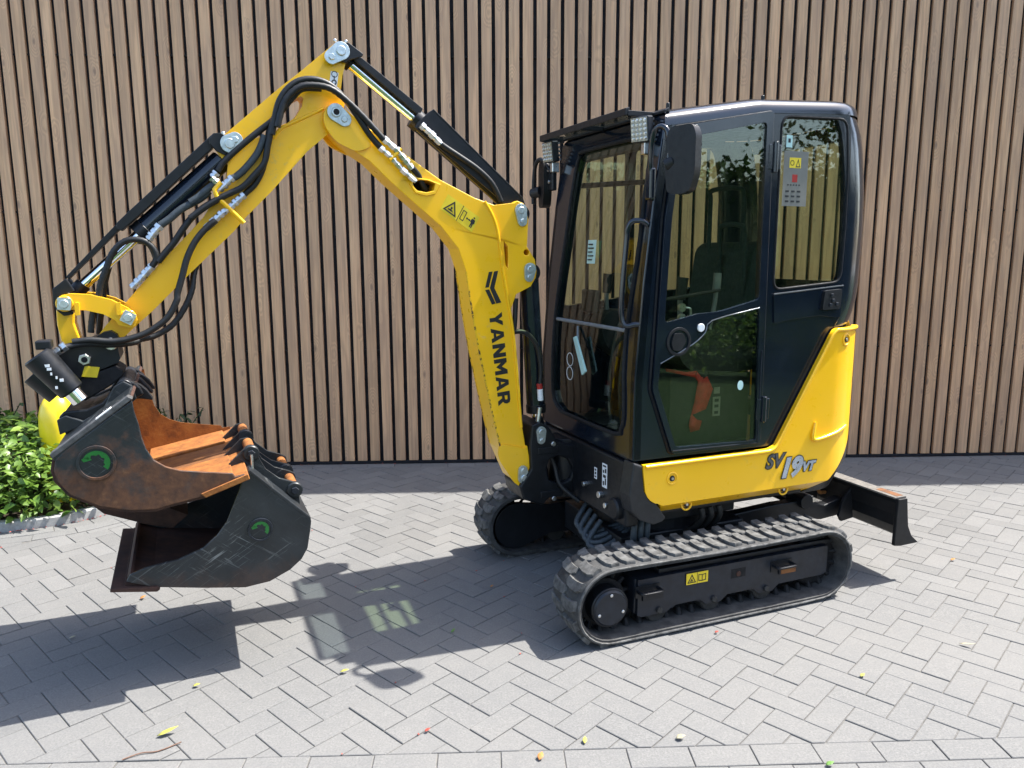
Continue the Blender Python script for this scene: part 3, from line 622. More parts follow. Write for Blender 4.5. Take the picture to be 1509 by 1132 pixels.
def make_track(yc, outer):                # outer = +1 when the outside faces +y
    v = []; f = []; n = len(belt); h = .5*TRK_W
    prof = [(-h, .010), (-h+.012, .018), (h-.012, .018), (h, .010), (h, -.008), (h-.03, -.016), (-h+.03, -.016), (-h, -.008)]; m = len(prof)
    for (x, z, dx, dz) in belt:
        nx, nz = -dz, dx                  # outward: path runs clockwise seen from +y
        for (py, pr) in prof: v.append((x+nx*pr, yc+py, z+nz*pr))
    for i in range(n):
        j = (i+1) % n
        for a in range(m): b = (a+1) % m; f.append((i*m+a, i*m+b, j*m+b, j*m+a))
    t = mk('track', v, f, 'rubber', ex, smooth=40); urot(t)
    for i, (x, z, dx, dz) in enumerate(lug_pos):
        for side in (0, 1):
            k = i+.5*side; q = lug_pos[i]
            if side:
                q2 = lug_pos[(i+1) % LUG_N]; q = tuple((a+b)/2 for a, b in zip(q, q2)); l = math.hypot(q[2], q[3]); q = (q[0], q[1], q[2]/l, q[3]/l)
            o = bpy.data.objects.new('tread_lug', lug_me if side else mirror_me); COL.objects.link(o); o.parent = t
            X = Vector((q[2], 0, q[3])); Zv = Vector((-q[3], 0, q[2])); Yv = Zv.cross(X)
            mm = Matrix((X, Yv, Zv)).transposed().to_4x4(); mm.translation = Vector((q[0], yc, q[1]))+Zv*.014
            o.matrix_local = mm @ Matrix.Rotation(rnd.gauss(0, .03), 4, 'Z') @ Matrix.Diagonal((rnd.uniform(.92, 1.06), 1, rnd.uniform(.8, 1.1), 1))
    eb = [(x-dz*.006, yc+outer*(h+.0005), z+dx*.006) for (x, z, dx, dz) in belt]; tube('track_edge', eb+eb[:1], .0055, 'rubber_dusty', t, n=6, k=1)
    # inner drive teeth
    mb = MB()
    for i in range(0, 48):
        (x, z, dx, dz) = belt[i*2]; nx, nz = -dz, dx
        c = Vector((x-nx*.028, yc, z-nz*.028)); mb.add(*g_cyl(c+Vector((nx*.012, -.025, nz*.012)), c+Vector((nx*.012, .025, nz*.012)), .014, n=8))
        for s_ in (-.03, .03): mb.add(*g_cyl((x-nx*.012, yc+s_, z-nz*.012), (x-nx*.046, yc+s_*.7, z-nz*.046), .016, .009, n=8))
    tag(urot(mb.build('drive_teeth', 'seal', t)), kind='stuff').rotation_euler = (0, 0, 0)
    y0, y1 = yc-.055, yc+.055
    yo = yc+outer*.062
    # side frame plate with scalloped lower edge
    fr = [(.425, .252), (-.632, .252), (-.640, .24), (-.640, .115), (-.615, .10), (-.36, .100), (-.335, .085), (-.20, .085), (-.175, .10), (-.07, .10), (-.045, .085), (.09, .085), (.115, .10), (.20, .10), (.225, .082), (.40, .082), (.428, .095)]
    prism('track_frame', fr, yc-.05, yc+.05, 'trackframe', t, bevel=.005)
    box('frame_top_plate', -.66, .30, yc-.045, yc+.045, .254, .275, 'black', t)
    prism('frame_side_plate', [(.418, .252), (-.628, .252), (-.632, .24), (-.632, .118), (-.60, .108), (-.345, .106), (-.31, .078), (-.23, .078), (-.195, .106), (-.055, .106), (-.018, .078), (.062, .078), (.097, .106), (.235, .104), (.27, .078), (.395, .078), (.418, .088)], yo-.012*outer, yo+.004*outer, 'trackframe', t, bevel=.004)
    # sprocket with motor cover and teeth
    sp = MB(); sp.add(*g_cyl((.565, yc-.028, .165), (.565, yc+.028, .165), .105, n=36))
    for i in range(15):
        a = 2*math.pi*i/15; sp.add(*g_cyl((.565+.100*math.cos(a), yc, .165+.100*math.sin(a)), (.565+.138*math.cos(a), yc, .165+.138*math.sin(a)), .014, .008, n=8))
    sp.build('sprocket', 'seal', t, smooth=40)
    cyl('motor_cover', (.565, yc, .162), (.565, yc+outer*.098, .162), .080, 'trackframe', t, n=40, chamfer=.008)
    cyl('motor_cover_rim', (.565, yc, .162), (.565, yc+outer*.088, .162), .088, 'black', t, n=40, chamfer=.004)
    for a in (200, 340, 90): cyl('cover_bolt', (.565+.06*math.cos(R(a)), yc+outer*.097, .162+.06*math.sin(R(a))), (.565+.06*math.cos(R(a)), yc+outer*.102, .162+.06*math.sin(R(a))), .007, 'zinc', t, n=10)
    tear = [(.565+.128*math.cos(R(a)), .172+.128*math.sin(R(a))) for a in range(-110, 111, 10)]+[(.30, .262), (.24, .20), (.30, .125)]
    prism('drive_cover', tear, yc-outer*.060, yc-outer*.092, 'black', t, bevel=.008)
    box('frame_web', -.62, .42, yc-outer*.052, yc-outer*.085, .10, .27, 'black', t)
    # idler at the other end
    cyl('idler', (-.585, yc-.03, .178), (-.585, yc+.03, .178), .130, 'seal', t, n=40, chamfer=.01)
    cyl('idler_hub', (-.585, yc-.045, .178), (-.585, yc+.045, .178), .05, 'black', t, n=24)
    for x in (.31, .022, -.27):
        cyl('roller', (x, yc-outer*.05, .086), (x, yc+outer*.0485, .086), .054, 'roller', t, n=32, chamfer=.006)
        cyl('roller_bolt', (x, yc+outer*.064, .098), (x, yc+outer*.078, .098), .015, 'roller', t, n=6)
    return t
trk = make_track(TRK_OUT-TRK_W/2, 1)
trk_far = make_track(-(TRK_OUT-TRK_W/2), -1)
yo = TRK_OUT-TRK_W/2+.066
# steps, sticker, slot on the visible side frame
def loop_step(x):
    mb = MB(); mb.add(*g_tube([(x-.05, yo-.005, .205), (x-.05, yo+.035, .205), (x-.04, yo+.045, .205), (x+.04, yo+.045, .205), (x+.05, yo+.035, .205), (x+.05, yo-.005, .205)], .008, 8, 3))
    mb.add(*g_box(x-.05, x+.05, yo+.036, yo+.05, .178, .212)); mb.add(*g_box(x-.06, x+.06, yo-.004, yo+.004, .172, .225))
    return mb.build('tie_down_step', 'black', trk, bevel=.002)
loop_step(.372); loop_step(-.352)
mk('worn_edge', *g_box(-.395, -.31, yo+.0501, yo+.0515, .180, .203), 'rust_mid', trk)
prism('grease_port', [(-.07, .222), (-.15, .222), (-.15, .178), (-.07, .178)], yo-.004, yo+.0005, 'seal', trk, bevel=0)
mk('grease_nipple', *g_cyl((-.11, yo-.02, .196), (-.11, yo+.004, .196), .018, .012, 14), 'rust_dark', trk, smooth=40)
def warn_plate(name, p, ux, uz, n, w, h, parent, kind=0):
    """yellow warning label: triangle pictogram and a second pictogram, flat on the surface"""
    p, ux, uz, n = Vector(p), Vector(ux).normalized(), Vector(uz).normalized(), Vector(n).normalized()
    def q(a, b, d): return p+ux*(a*w)+uz*(b*h)+n*d
    base = mk(name, [q(0, 0, .0012), q(1, 0, .0012), q(1, 1, .0012), q(0, 1, .0012)], [(0, 1, 2, 3)], 'sticker', parent)
    mb = MB()
    def poly(pts, holes=()):
        v, f = g_prism(pts, .0016, .0022, holes, fn=lambda s, a: q(s[0], s[1], a)); mb.add(v, f)
    poly([(.05, .12), (.25, .9), (.45, .12)], [[(.11, .2), (.39, .2), (.25, .74)]])
    poly([(.17, .26), (.33, .26), (.30, .34), (.26, .36), (.28, .52), (.22, .5), (.23, .36), (.16, .33)])
    if kind == 0:
        poly([(.55, .2), (.55, .8), (.72, .74), (.9, .8), (.9, .2), (.72, .14)], [[(.58, .27), (.71, .22), (.71, .68), (.58, .73)], [(.74, .22), (.87, .27), (.87, .73), (.74, .68)]])
    else:
        poly([(.54, .2), (.54, .8), (.66, .8), (.66, .2)], [[(.56, .25), (.64, .25), (.64, .75), (.56, .75)]])
        poly([(.69, .5), (.73, .58), (.73, .53), (.79, .53), (.79, .58), (.83, .5), (.79, .42), (.79, .47), (.73, .47), (.73, .42)])
        poly([(.86, .15), (.86, .45), (.83, .45), (.84, .68), (.94, .68), (.96, .45), (.93, .45), (.93, .15), (.905, .15), (.895, .4), (.885, .15)])
        poly(circle(.89, .77, .05, 10, .55))
    poly([(.492, 0), (.508, 0), (.508, 1), (.492, 1)])
    mb.build('pictogram', 'decal_black', base if parent is ex else parent); return base
warn_plate('warning_label', (.175, yo+.004, .190), (-1, 0, 0), (0, 0, 1), (0, 1, 0), .115, .052, trk)

# centre frame between the tracks
cf = MB(); cf.add(*g_box(-.36, .34, -.30, .30, .18, .33)); cf.add(*g_box(-.30, -.14, -.42, .42, .16, .26)); cf.add(*g_box(.10, .26, -.42, .42, .16, .26))
cf.add(*g_cyl((0, 0, .32), (0, 0, .405), .30, n=40))
cfo = urot(cf.build('undercarriage_frame', 'black', ex, bevel=.008))
# blade with arms (lifted clear of the paving)
bl = urot(tag(mk('dozer_blade', *(lambda n: ([], []))(0), 'black', ex)))
XB = -1.065
prof = [(XB-.03, .425), (XB-.055, .40), (XB-.062, .34), (XB-.06, .28), (XB-.09, .225), (XB-.13, .192), (XB-.115, .192), (XB-.07, .215), (XB-.038, .27), (XB-.03, .33), (XB-.01, .40), (XB-.01, .425)]
bl.data = mk('dozer_blade', *g_prism(prof, -.585, .585), 'black').data
for o in [q for q in bpy.data.objects if q.name.startswith('dozer_blade') and q is not bl]: bpy.data.objects.remove(o)
b_ = bl.modifiers.new('edge', 'BEVEL'); b_.width = .004; b_.segments = 2; b_.limit_method = 'ANGLE'
endp = [(XB+.012, .432), (XB-.045, .432), (XB-.056, .35), (XB-.066, .285), (XB-.095, .23), (XB-.145, .188), (XB-.02, .186), (XB+.018, .192), (XB+.016, .36)]
for s_ in (-1, 1): prism('end_plate', endp, s_*.585, s_*.605, 'black', bl, bevel=.003)
box('top_edge', XB-.06, XB+.014, -.585, .583, .4265, .436, 'dusty_edge', bl, bevel=.002)
mk('worn_paint', *g_box(XB-.052, XB-.01, .44, .57, .4362, .4372), 'rust_mid', bl)
for y in (-.28, .28):
    prism('blade_rib', [(XB-.005, .40), (XB+.05, .33), (XB+.07, .25), (XB+.05, .22), (XB-.03, .23)], y-.008, y+.008, 'black', bl, bevel=.002)
prism('blade_rib', [(XB-.005, .40), (XB+.04, .36), (XB+.06, .29), (XB-.02, .25)], .02, .036, 'black', bl, bevel=.002)
for y in (-.20, .20):
    prism('blade_arm', [(-.30, .325), (-.62, .345), (-.80, .345), (-.95, .30), (XB-.005, .33), (XB-.03, .235), (-.93, .222), (-.84, .235), (-.62, .25), (-.30, .22)], y-.03, y+.03, 'black', bl, bevel=.006)
box('arm_bridge', -.93, -.76, -.17, .17, .312, .336, 'black', bl)
cyl('pivot_bush', (-.80, .14, .345), (-.80, .26, .345), .04, 'black', bl, n=24)
mk('paint_wear', *g_box(-.93, -.845, .172, .229, .3265, .328), 'zinc', bl)
cyl('lift_cylinder', (-.45, 0, .36), (-.86, 0, .345), .04, 'black', bl, n=20)
mk('lift_eye', *g_tube([(XB+.0, .10, .40), (XB+.03, .10, .395), (XB+.045, .10, .36), (XB+.03, .10, .325), (XB-.01, .10, .32)], .010, 8, 5), 'rust', bl, smooth=60)

# ---------------- upper structure
body = box('chassis', -.60, .36, -.43, .43, .468, .70, 'black', ex, bevel=.01)
box('chassis_keel', -.25, .36, -.36, .36, .405, .466, 'black', body, bevel=.008)
cyl('slew_ring', (0, 0, .395), (0, 0, .42), .33, 'black', body, n=40)
# wraparound shells: s runs along the near side backwards and then round the tail
def plan(s, yh, x0, cx, rad):             # s metres from x0 backwards along +y side; symmetric tail
    L1 = x0-cx; L2 = rad*math.pi/2; L3 = 2*(yh-rad)
    if s <= L1: return (x0-s, yh), (0, 1)
    s -= L1
    if s <= L2: a = s/rad; return (cx-rad*math.sin(a), yh-rad+rad*math.cos(a)), (-math.sin(a), math.cos(a))
    s -= L2
    if s <= L3: return (cx-rad, yh-rad-s), (-1, 0)
    s -= L3
    if s <= L2: a = s/rad; return (cx-rad*math.cos(a), -(yh-rad)-rad*math.sin(a)), (-math.cos(a), -math.sin(a))
    s -= L2
    return (cx+s, -yh), (0, -1)
def shell(name, st, zlo, zhi, mat, parent, geo, rows=6, thick=.012, off=lambda z: 0, dx=lambda z: 0, levels=None, **kw):
    v = []; f = []; m = rows+1
    for lay in (0, 1):
        for s in st:
            (x, y), (nx, ny) = plan(s, *geo); a, b = zlo(s), zhi(s)
            zs = [a+(b-a)*k/rows for k in range(m)]
            if levels:
                zs = [a]+[min(max(l, a), b) for l in levels]+[b]; zs += [b]*(m-len(zs))
            for z in zs:
                o = off(z)-lay*thick; v.append((x+nx*o+dx(z), y+ny*o, z))
    n = len(st)
    for lay in (0, 1):
        B = lay*n*m
        for i in range(n-1):
            for k in range(m-1): f.append((B+i*m+k, B+i*m+k+1, B+(i+1)*m+k+1, B+(i+1)*m+k))
    B = n*m
    for i in range(n-1):
        for k in (0, m-1): f.append((i*m+k, (i+1)*m+k, B+(i+1)*m+k, B+i*m+k))
    for i in (0, n-1):
        for k in range(m-1): f.append((i*m+k, i*m+k+1, B+i*m+k+1, B+i*m+k))
    return mk(name, v, f, mat, parent, **kw)
def stations(a, b, n): return [a+(b-a)*i/n for i in range(n+1)]
GB = (.49, .40, -.70, .30)                # lower body plan
LB = 1.10; ARC = .30*math.pi/2
# yellow side panel
lo_t = [(.04, .70), (.045, .66), (.052, .61), (.07, .575), (.10, .552), (.13, .545), (.17, .480), (.5, .476), (1.00, .468), (1.03, .468), (1.18, .60), (1.30, .72), (1.36, .80)]
hi_t = [(.04, .731), (.72, .731), (.745, .735), (.77, .75), (1.08, 1.272), (1.10, 1.283), (1.36, 1.283)]
st = sorted(set(stations(.04, .20, 12)+stations(.2, .72, 10)+stations(.72, 1.12, 24)+stations(1.12, 1.36, 10)))
def rid(z): return -max(0, .535-z)*1.25
shell('side_panel', st, lambda s: interp(s, lo_t), lambda s: interp(s, hi_t), 'yellow', body, GB, rows=8, thick=.02, off=rid, levels=[.5, .520, .535, .55, .62, .70], smooth=32)
# raised rim along the slanted upper edge
rim = [plan(s, .492, .40, -.70, .302)[0]+(interp(s, hi_t)-.008,) for s in [.05+.31*0]+stations(.06, .72, 8)+stations(.74, 1.10, 14)+stations(1.11, 1.35, 6)]
tube('panel_rim', rim, .009, 'yellow', body, n=8, k=2)
def panel_on(px, z, d=0): (x, y), (nx, ny) = plan(.40-px if px > -.70 else LB, *GB); return Vector((x, y+d, z))
for (x, z) in ((.21, .655), (-.45, .515), (.11, .515), (-.77, 1.225)):
    s_ = .40-x; (xx, yy), (nx, ny) = plan(s_, *GB); yy += rid(z)*ny
    c0 = Vector((xx, yy, z)); nn = Vector((nx, ny, 0))
    ring = [c0+nn*.0005+Vector((0, 0, 1))*(.026*math.cos(a*math.pi/12))+Vector((0, 0, 1)).cross(nn)*(.026*math.sin(a*math.pi/12)) for a in range(25)]
    mk('bolt_recess', *g_tube(ring, .0045, 8, 1), 'yellow', body, smooth=60)
    mk('panel_bolt', *g_cyl(c0, c0+nn*.004, .0135, .012, 16), 'trackframe', body, smooth=30)
    mk('panel_bolt', *g_cyl(c0, c0+nn*.0065, .0075, .006, 12), 'zinc', body, smooth=30)
# pressed crease near the tail
def on_panel(s, z, d): (x, y), (nx, ny) = plan(s, *GB); return (x+nx*d, y+ny*d, z)
cr = [on_panel(s, z, d) for s, z, d in ((1.00, .835, .001), (.99, .80, .005), (.985, .765, .007), (1.00, .752, .009), (1.06, .758, .008), (1.14, .775, .006), (1.22, .795, .002))]
tube('panel_crease', cr, .009, 'yellow', body, n=8, k=4)
# tail: yellow bonnet, dark counterweight
shell('rear_bonnet', stations(1.372, 1.10+2*ARC+.38-.27, 30), lambda s: .80, lambda s: 1.30, 'yellow', body, (.492, .40, -.70, .302), rows=5, thick=.02, off=lambda z: -max(0, z-1.26)*.8, smooth=40)
lo_c = [(.93, .455), (1.05, .45), (1.3, .455), (3, .46)]
hi_c = [(.93, .462), (1.03, .466), (1.18, .595), (1.30, .715), (1.37, .79), (3, .79)]
shell('counterweight', stations(.93, 1.10+2*ARC+.38+.1, 40), lambda s: interp(s, lo_c)+.01, lambda s: interp(s, hi_c), 'trim', body, (.487, .40, -.70, .300), rows=6, thick=.10, off=lambda z: -max(0, .62-z)*.45, smooth=45)
box('bonnet_top', -.97, -.60, -.36, .36, 1.22, 1.27, 'black', body, bevel=.03)
# plain right-hand panel
shell('side_panel', stations(1.10+2*ARC+.38+.11, 1.10+2*ARC+.38+1.0, 20), lambda s: .48, lambda s: .735 if s > 2.95 else 1.2, 'yellow', body, GB, rows=4, thick=.02, smooth=32)
# dark plastic corner guard in front of the panel
prism('corner_guard', [(.405, .745), (.362, .728), (.350, .612), (.315, .562), (.285, .548), (.232, .474), (.245, .462), (.30, .452), (.37, .482), (.412, .525), (.425, .60)], .40, .486, 'trim', body, bevel=.012, seg=3)
prism('corner_guard', [(.405, .745), (.362, .728), (.350, .612), (.315, .562), (.232, .474), (.30, .452), (.412, .525), (.425, .60)], -.486, -.40, 'trim', body, bevel=.012, seg=3)
# ---- swing bracket and front plate
fpl = MB(); fpl.add(*g_box(.34, .405, -.43, .43, .43, .73)); fpl.build('front_plate', 'black', body, bevel=.012)
sw = prism('swing_bracket', TR['swing'], -.29, -.08, 'black', ex, holes=[TR['swing_hole'][::-1]], bevel=.008)
pn = TR['swing_pin']
def pin_plate(name, a, b, y, r, parent, mat='pin', dirn=1):
    """flat keeper plate with the pin head and a small bolt, on a plane of constant y"""
    a, b = Vector((a[0], a[1], 0)), Vector((b[0], b[1], 0)); d = (b-a).normalized(); q = Vector((-d.y, d.x, 0)); out = []
    rb = r*.8
    for i in range(11): t = math.pi/2+math.pi*i/10; v = a+d*math.cos(t)*r+q*math.sin(t)*r; out.append((v.x, v.y))
    for i in range(11): t = -math.pi/2+math.pi*i/10; v = b+d*math.cos(t)*rb+q*math.sin(t)*rb; out.append((v.x, v.y))
    o = prism(name, out, y, y+.010*dirn, mat, parent, bevel=.002)
    cyl('pin_head', (a.x, y+.009*dirn, a.y), (a.x, y+.017*dirn, a.y), r*.55, mat, parent, n=20, chamfer=.003)
    cyl('keeper_bolt', (b.x, y+.009*dirn, b.y), (b.x, y+.017*dirn, b.y), r*.38, mat, parent, n=6, chamfer=.002)
    return o
pin_plate('pin_plate', pn[0], pn[1], -.08, .026, sw)
for p in pn[2:4]: cyl('plate_bolt', (p[0], -.082, p[1]), (p[0], -.070, p[1]), .012, 'zinc', sw, n=12)
cyl('swing_post', (.40, -.185, .42), (.40, -.185, .72), .085, 'black', sw, n=24)
box('bracket_lug', .49, .60, -.10, -.074, .665, .70, 'black', sw); box('bracket_lug', .46, .585, -.10, -.074, .44, .475, 'black', sw)
# stickers, filler caps on the front plate
for (y, z, w_, h_) in ((.14, .585, .025, .055), (.215, .565, .045, .115)): mk('white_label', *g_box(.4055, .4065, y, y+w_, z, z+h_), 'white', body)
lb = MB()
for (y, z, a, b) in ((.146, .592, .013, .008), (.146, .607, .013, .012), (.146, .624, .013, .010), (.222, .575, .012, .02), (.24, .58, .012, .03), (.224, .612, .026, .014), (.222, .634, .012, .014), (.24, .637, .014, .02), (.222, .664, .03, .008)):
    lb.add(*g_box(.4066, .4072, y, y+a, z, z+b))
lb.build('label_print', 'decal_black', body)
for (y, z, r) in ((.06, .535, .013), (.21, .525, .017), (.27, .49, .014)): cyl('plug', (.40, y, z), (.425, y, z), r, 'zinc', body, n=14)
cyl('filler_cap', (.37, .35, .50), (.43, .35, .50), .05, 'plastic', body, n=28, chamfer=.008)

# ---------------- boom
boom = prism('boom', TR['boom'], -.26, -.11, 'yellow', ex, holes=[TR['boom_hole'][::-1], TR['boom_hole2'][::-1], circle(.646, 1.643, .014, 12)[::-1]], bevel=.007, seg=3)
# worn lower edge strip
edge = [TR['boom'][i] for i in range(29, 34)]
mk('worn_edge', *g_prism([(x+.0008, z) for x, z in edge]+[(x-.0045, z+.002) for x, z in edge[::-1]], -.116, -.1090), 'yellow_chipped', boom)
mk('worn_edge', *g_prism([(x+.0022, z) for x, z in edge]+[(x+.0002, z) for x, z in edge[::-1]], -.1155, -.1100), 'yellow_chipped', boom)
mk('worn_edge', *g_prism([(x+.0022, z) for x, z in edge]+[(x+.0002, z) for x, z in edge[::-1]], -.260, -.252), 'yellow_chipped', boom)
# rolled rib that runs down the side of the boom and doubler plates
rb = [(x, -.1085, z) for x, z in TR['boom_ridge']]; tube('weld_rib', rb, .007, 'yellow', boom, n=8)
tp = TR['boom']; tip = rounded([(1.565, 2.20), (1.545, 2.245), (1.49, 2.243), (1.40, 2.175), (1.36, 2.09), (1.43, 2.06), (1.52, 2.10), (1.56, 2.16)], .03)
prism('tip_plate', tip, -.118, -.098, 'yellow', boom, bevel=.004); prism('tip_plate', tip, -.272, -.252, 'yellow', boom, bevel=.004)
prism('foot_plate', rounded([(.66, .70), (.79, .735), (.80, .66), (.715, .53), (.68, .503), (.632, .53), (.628, .60), (.648, .715)], .03), -.118, -.101, 'yellow', boom, bevel=.004)
prism('hole_rim', TR['boom_hole_rim'], -.112, -.103, 'yellow', boom, holes=[[(x, z) for x, z in TR['boom_hole'][::-1]]], bevel=.003)
prism('hole_backing', TR['boom_hole_rim'], -.20, -.19, 'seal', boom, bevel=0)
prism('hole_backing', [(.70, 1.62), (.64, 1.62), (.64, 1.74), (.70, 1.74)], -.20, -.19, 'seal', boom, bevel=0)
bp = TR['pins_boom']
pin_plate('pin_plate', bp[0], bp[1], -.098, .036, boom); cyl('pin_bore', (bp[0][0], -.085, bp[0][1]), (bp[0][0], -.0795, bp[0][1]), .013, 'seal', boom, n=14)
pin_plate('pin_plate', bp[2], bp[3], -.11, .030, boom); pin_plate('pin_plate', bp[4], bp[5], -.11, .030, boom); pin_plate('pin_plate', bp[7], bp[6], -.10, .030, boom)
wb = TR['warn_boom']; u = Vector((wb[2][0]-wb[3][0], 0, wb[2][1]-wb[3][1])); vv = Vector((wb[0][0]-wb[3][0], 0, wb[0][1]-wb[3][1]))
warn_plate('warning_label', (wb[3][0], -.110, wb[3][1]), u, vv, (0, 1, 0), u.length, vv.length, boom, 1)
# maker's emblem and name
lg = MB()
for k in ('logo', 'logo2', 'logo3'): lg.add(*g_prism(TR[k], -.110, -.1085))
lg.build('emblem', 'decal_black', boom)
LET = {'Y': ([(0, 1), (.30, 1), (.46, .68), (.62, 1), (.92, 1), (.60, .42), (.60, 0), (.32, 0), (.32, .42)], [], .92),
 'A': ([(0, 0), (.27, 0), (.33, .19), (.65, .19), (.71, 0), (1, 0), (.66, 1), (.33, 1)], [[(.39, .38), (.49, .74), (.59, .38)]], 1.0),
 'N': ([(0, 0), (0, 1), (.28, 1), (.64, .46), (.64, 1), (.92, 1), (.92, 0), (.64, 0), (.28, .55), (.28, 0)], [], .92),
 'M': ([(0, 0), (0, 1), (.28, 1), (.55, .58), (.82, 1), (1.10, 1), (1.10, 0), (.82, 0), (.82, .54), (.55, .13), (.28, .54), (.28, 0)], [], 1.10),
 'R': ([(0, 0), (0, 1), (.60, 1), (.80, .92), (.88, .70), (.82, .50), (.70, .40), (.95, 0), (.63, 0), (.44, .35), (.28, .35), (.28, 0)], [[(.28, .56), (.28, .79), (.50, .79), (.59, .74), (.59, .61), (.50, .56)]], .95)}
o_ = Vector((.838, 1.362)); d_ = Vector((-.100, -.995)).normalized(); u_ = Vector((-d_.y*-1, d_.x*1)); u_ = Vector((d_.y, -d_.x)); capH = .064; word = 'YANMAR'
tot = sum(LET[c][2] for c in word)+.12*5; sx = .445/tot; cur = 0; wm = MB()
for c in word:
    out, holes, wd = LET[c]
    T2 = lambda p: tuple(o_+d_*((cur+p[0])*sx)+u_*(p[1]*capH))
    wm.add(*g_prism([T2(p) for p in out], -.110, -.1085, [[T2(p) for p in h] for h in holes])); cur += wd+.12
wm.build('lettering', 'decal_black', boom)

# ---------------- arm
AY0, AY1 = -.24, -.13
arm = prism('arm', TR['arm'], AY0, AY1, 'yellow', ex, holes=[TR['arm_slot'][::-1]], bevel=.006, seg=3)
tube('weld_rib', [(x, -.129, z) for x, z in TR['arm_rib']], .007, 'yellow', arm, n=8)
prism('top_bracket', TR['top_bracket'], -.128, -.112, 'black', arm, bevel=.003); prism('top_bracket', TR['top_bracket'], -.258, -.242, 'black', arm, bevel=.003)
prism('cylinder_lug', rounded(TR['yellow_lug'], .01), -.132, -.122, 'yellow', arm); prism('cylinder_bracket', TR['cyl_bracket'], -.122, -.110, 'black', arm, bevel=.003)
ap = TR['pins_arm']
pin_plate('pin_plate', ap[0], ap[1], -.112, .036, arm); pin_plate('pin_plate', ap[2], ap[3], -.110, .036, arm)
for (cx, cz), aa in ((ap[0], (60, 120, 350)), (ap[2], (60, 120, 200))):
    for a in aa: cyl('bracket_bolt', (cx+.045*math.cos(R(a)), -.118, cz+.045*math.sin(R(a))), (cx+.045*math.cos(R(a)), -.104, cz+.045*math.sin(R(a))), .0065, 'zinc', arm, n=8)
ls = TR['lift_sticker']; st_ = mk('lift_label', *g_prism(ls, -.13, -.1285), 'white', arm)
cx, cz = (sum(p[i] for p in ls)/4 for i in (0, 1))
lm = MB(); lm.add(*g_prism(circle(cx-.003, cz+.018, .013, 18), -.1287, -.1278, [circle(cx-.003, cz+.018, .010, 18)[::-1]])); lm.add(*g_prism(circle(cx, cz-.014, .011, 16), -.1287, -.1278, [circle(cx, cz-.014, .006, 16)[::-1]])); lm.add(*g_box(cx-.003, cx+.001, -.1287, -.1278, cz-.006, cz+.012))
lm.build('label_print', 'decal_black', arm)
# bucket links
for (y0, y1) in ((-.115, -.092), (-.278, -.255)): prism('bucket_link', TR['link_near'], y0, y1, 'yellow', arm, bevel=.004)
prism('bucket_link', TR['link_low'], -.235, -.14, 'yellow', arm, bevel=.006)
for i, (x, z) in enumerate((ap[4], ap[5])):
    cyl('link_pin', (x, -.285, z), (x, -.088, z), .030, 'yellow', arm, n=24)
    s_ = .0225; a = R(6 if i == 0 else 30); c_, q_ = math.cos(a)*s_, math.sin(a)*s_
    prism('pin_cap', rounded([(x+c_-q_, z+q_+c_), (x-c_-q_, z-q_+c_), (x-c_+q_, z-q_-c_), (x+c_+q_, z+q_-c_)], .004), -.09, -.078, 'pin', arm, bevel=.002)
    cyl('pin_head', (x, -.08, z), (x, -.072, z), .016, 'pin', arm, n=20)
    t_ = a+R(200 if i == 0 else 20); k_ = Vector((x+.046*math.cos(t_), z+.046*math.sin(t_)))
    prism('keeper_tab', rounded([(k_.x+.008, k_.y+.024), (k_.x-.008, k_.y+.024), (k_.x-.008, k_.y-.024), (k_.x+.008, k_.y-.024)], .004), -.094, -.078, 'yellow', arm)

# ---------------- hydraulic cylinders
def hyd(key, r_b, r_r, i0, i1, i2, i3, y=-.185, name='hydraulic_cylinder'):
    p = [Vector((x, y, z)) for x, z in TR[key]]
    o = cyl(name, p[i0], p[i1], r_b, 'cab', ex, n=28, chamfer=.004)
    cyl('gland', p[i1]-(p[i1]-p[i0]).normalized()*.03, p[i1]+(p[i1]-p[i0]).normalized()*.012, r_b*1.06, 'black', o, n=28)
    cyl('rod', p[i1], p[i2], r_r, 'chrome', o, n=24)
    cyl('rod_eye', p[i2]-(p[i3]-p[i2]).normalized()*.02, p[i3], r_r*1.35, 'black', o, n=20)
    for q in (p[0], p[i3]): cyl('eye', (q.x, y-.045, q.z), (q.x, y+.045, q.z), r_b*.92, 'black', o, n=24)
    return o
ac = hyd('arm_cyl', .043, .0215, 1, 2, 4, 5)
bc = hyd('buc_cyl', .043, .0215, 1, 2, 4, 5)
bo = hyd('boom_cyl', .047, .024, 0, 2, 4, 5)
prism('cylinder_guard', TR['arm_guard'], -.150, -.138, 'black', ac, bevel=.003)
box_g = TR['arm_guard']; a_, b_g = Vector((box_g[1][0], 0, box_g[1][1])), Vector((box_g[2][0], 0, box_g[2][1]))
nn = Vector((b_g.z-a_.z, 0, -(b_g.x-a_.x))).normalized()
mk('guard_top', [(*((a_+o2).xz[0:1]), y, (a_+o2).z) for o2 in (Vector((0, 0, 0)), nn*-.008) for y in (-.235, -.136)]+[((b_g+o2).x, y, (b_g+o2).z) for o2 in (Vector((0, 0, 0)), nn*-.008) for y in (-.235, -.136)],
   [(0, 1, 3, 2), (4, 6, 7, 5), (0, 4, 5, 1), (2, 3, 7, 6), (0, 2, 6, 4), (1, 5, 7, 3)], 'black', ac, bevel=.002)
prism('guard_slide', TR['arm_guard2'], -.22, -.145, 'black', ac, bevel=.002)
prism('cylinder_guard', TR['buc_guard'], -.22, -.135, 'black', bc, bevel=.003)
prism('guard_slide', TR['buc_guard2'], -.21, -.145, 'black', bc, bevel=.002)
prism('rod_bracket', TR['buc_end'], -.135, -.117, 'black', bc, bevel=.003); prism('rod_bracket', TR['buc_end'], -.253, -.235, 'black', bc, bevel=.003)

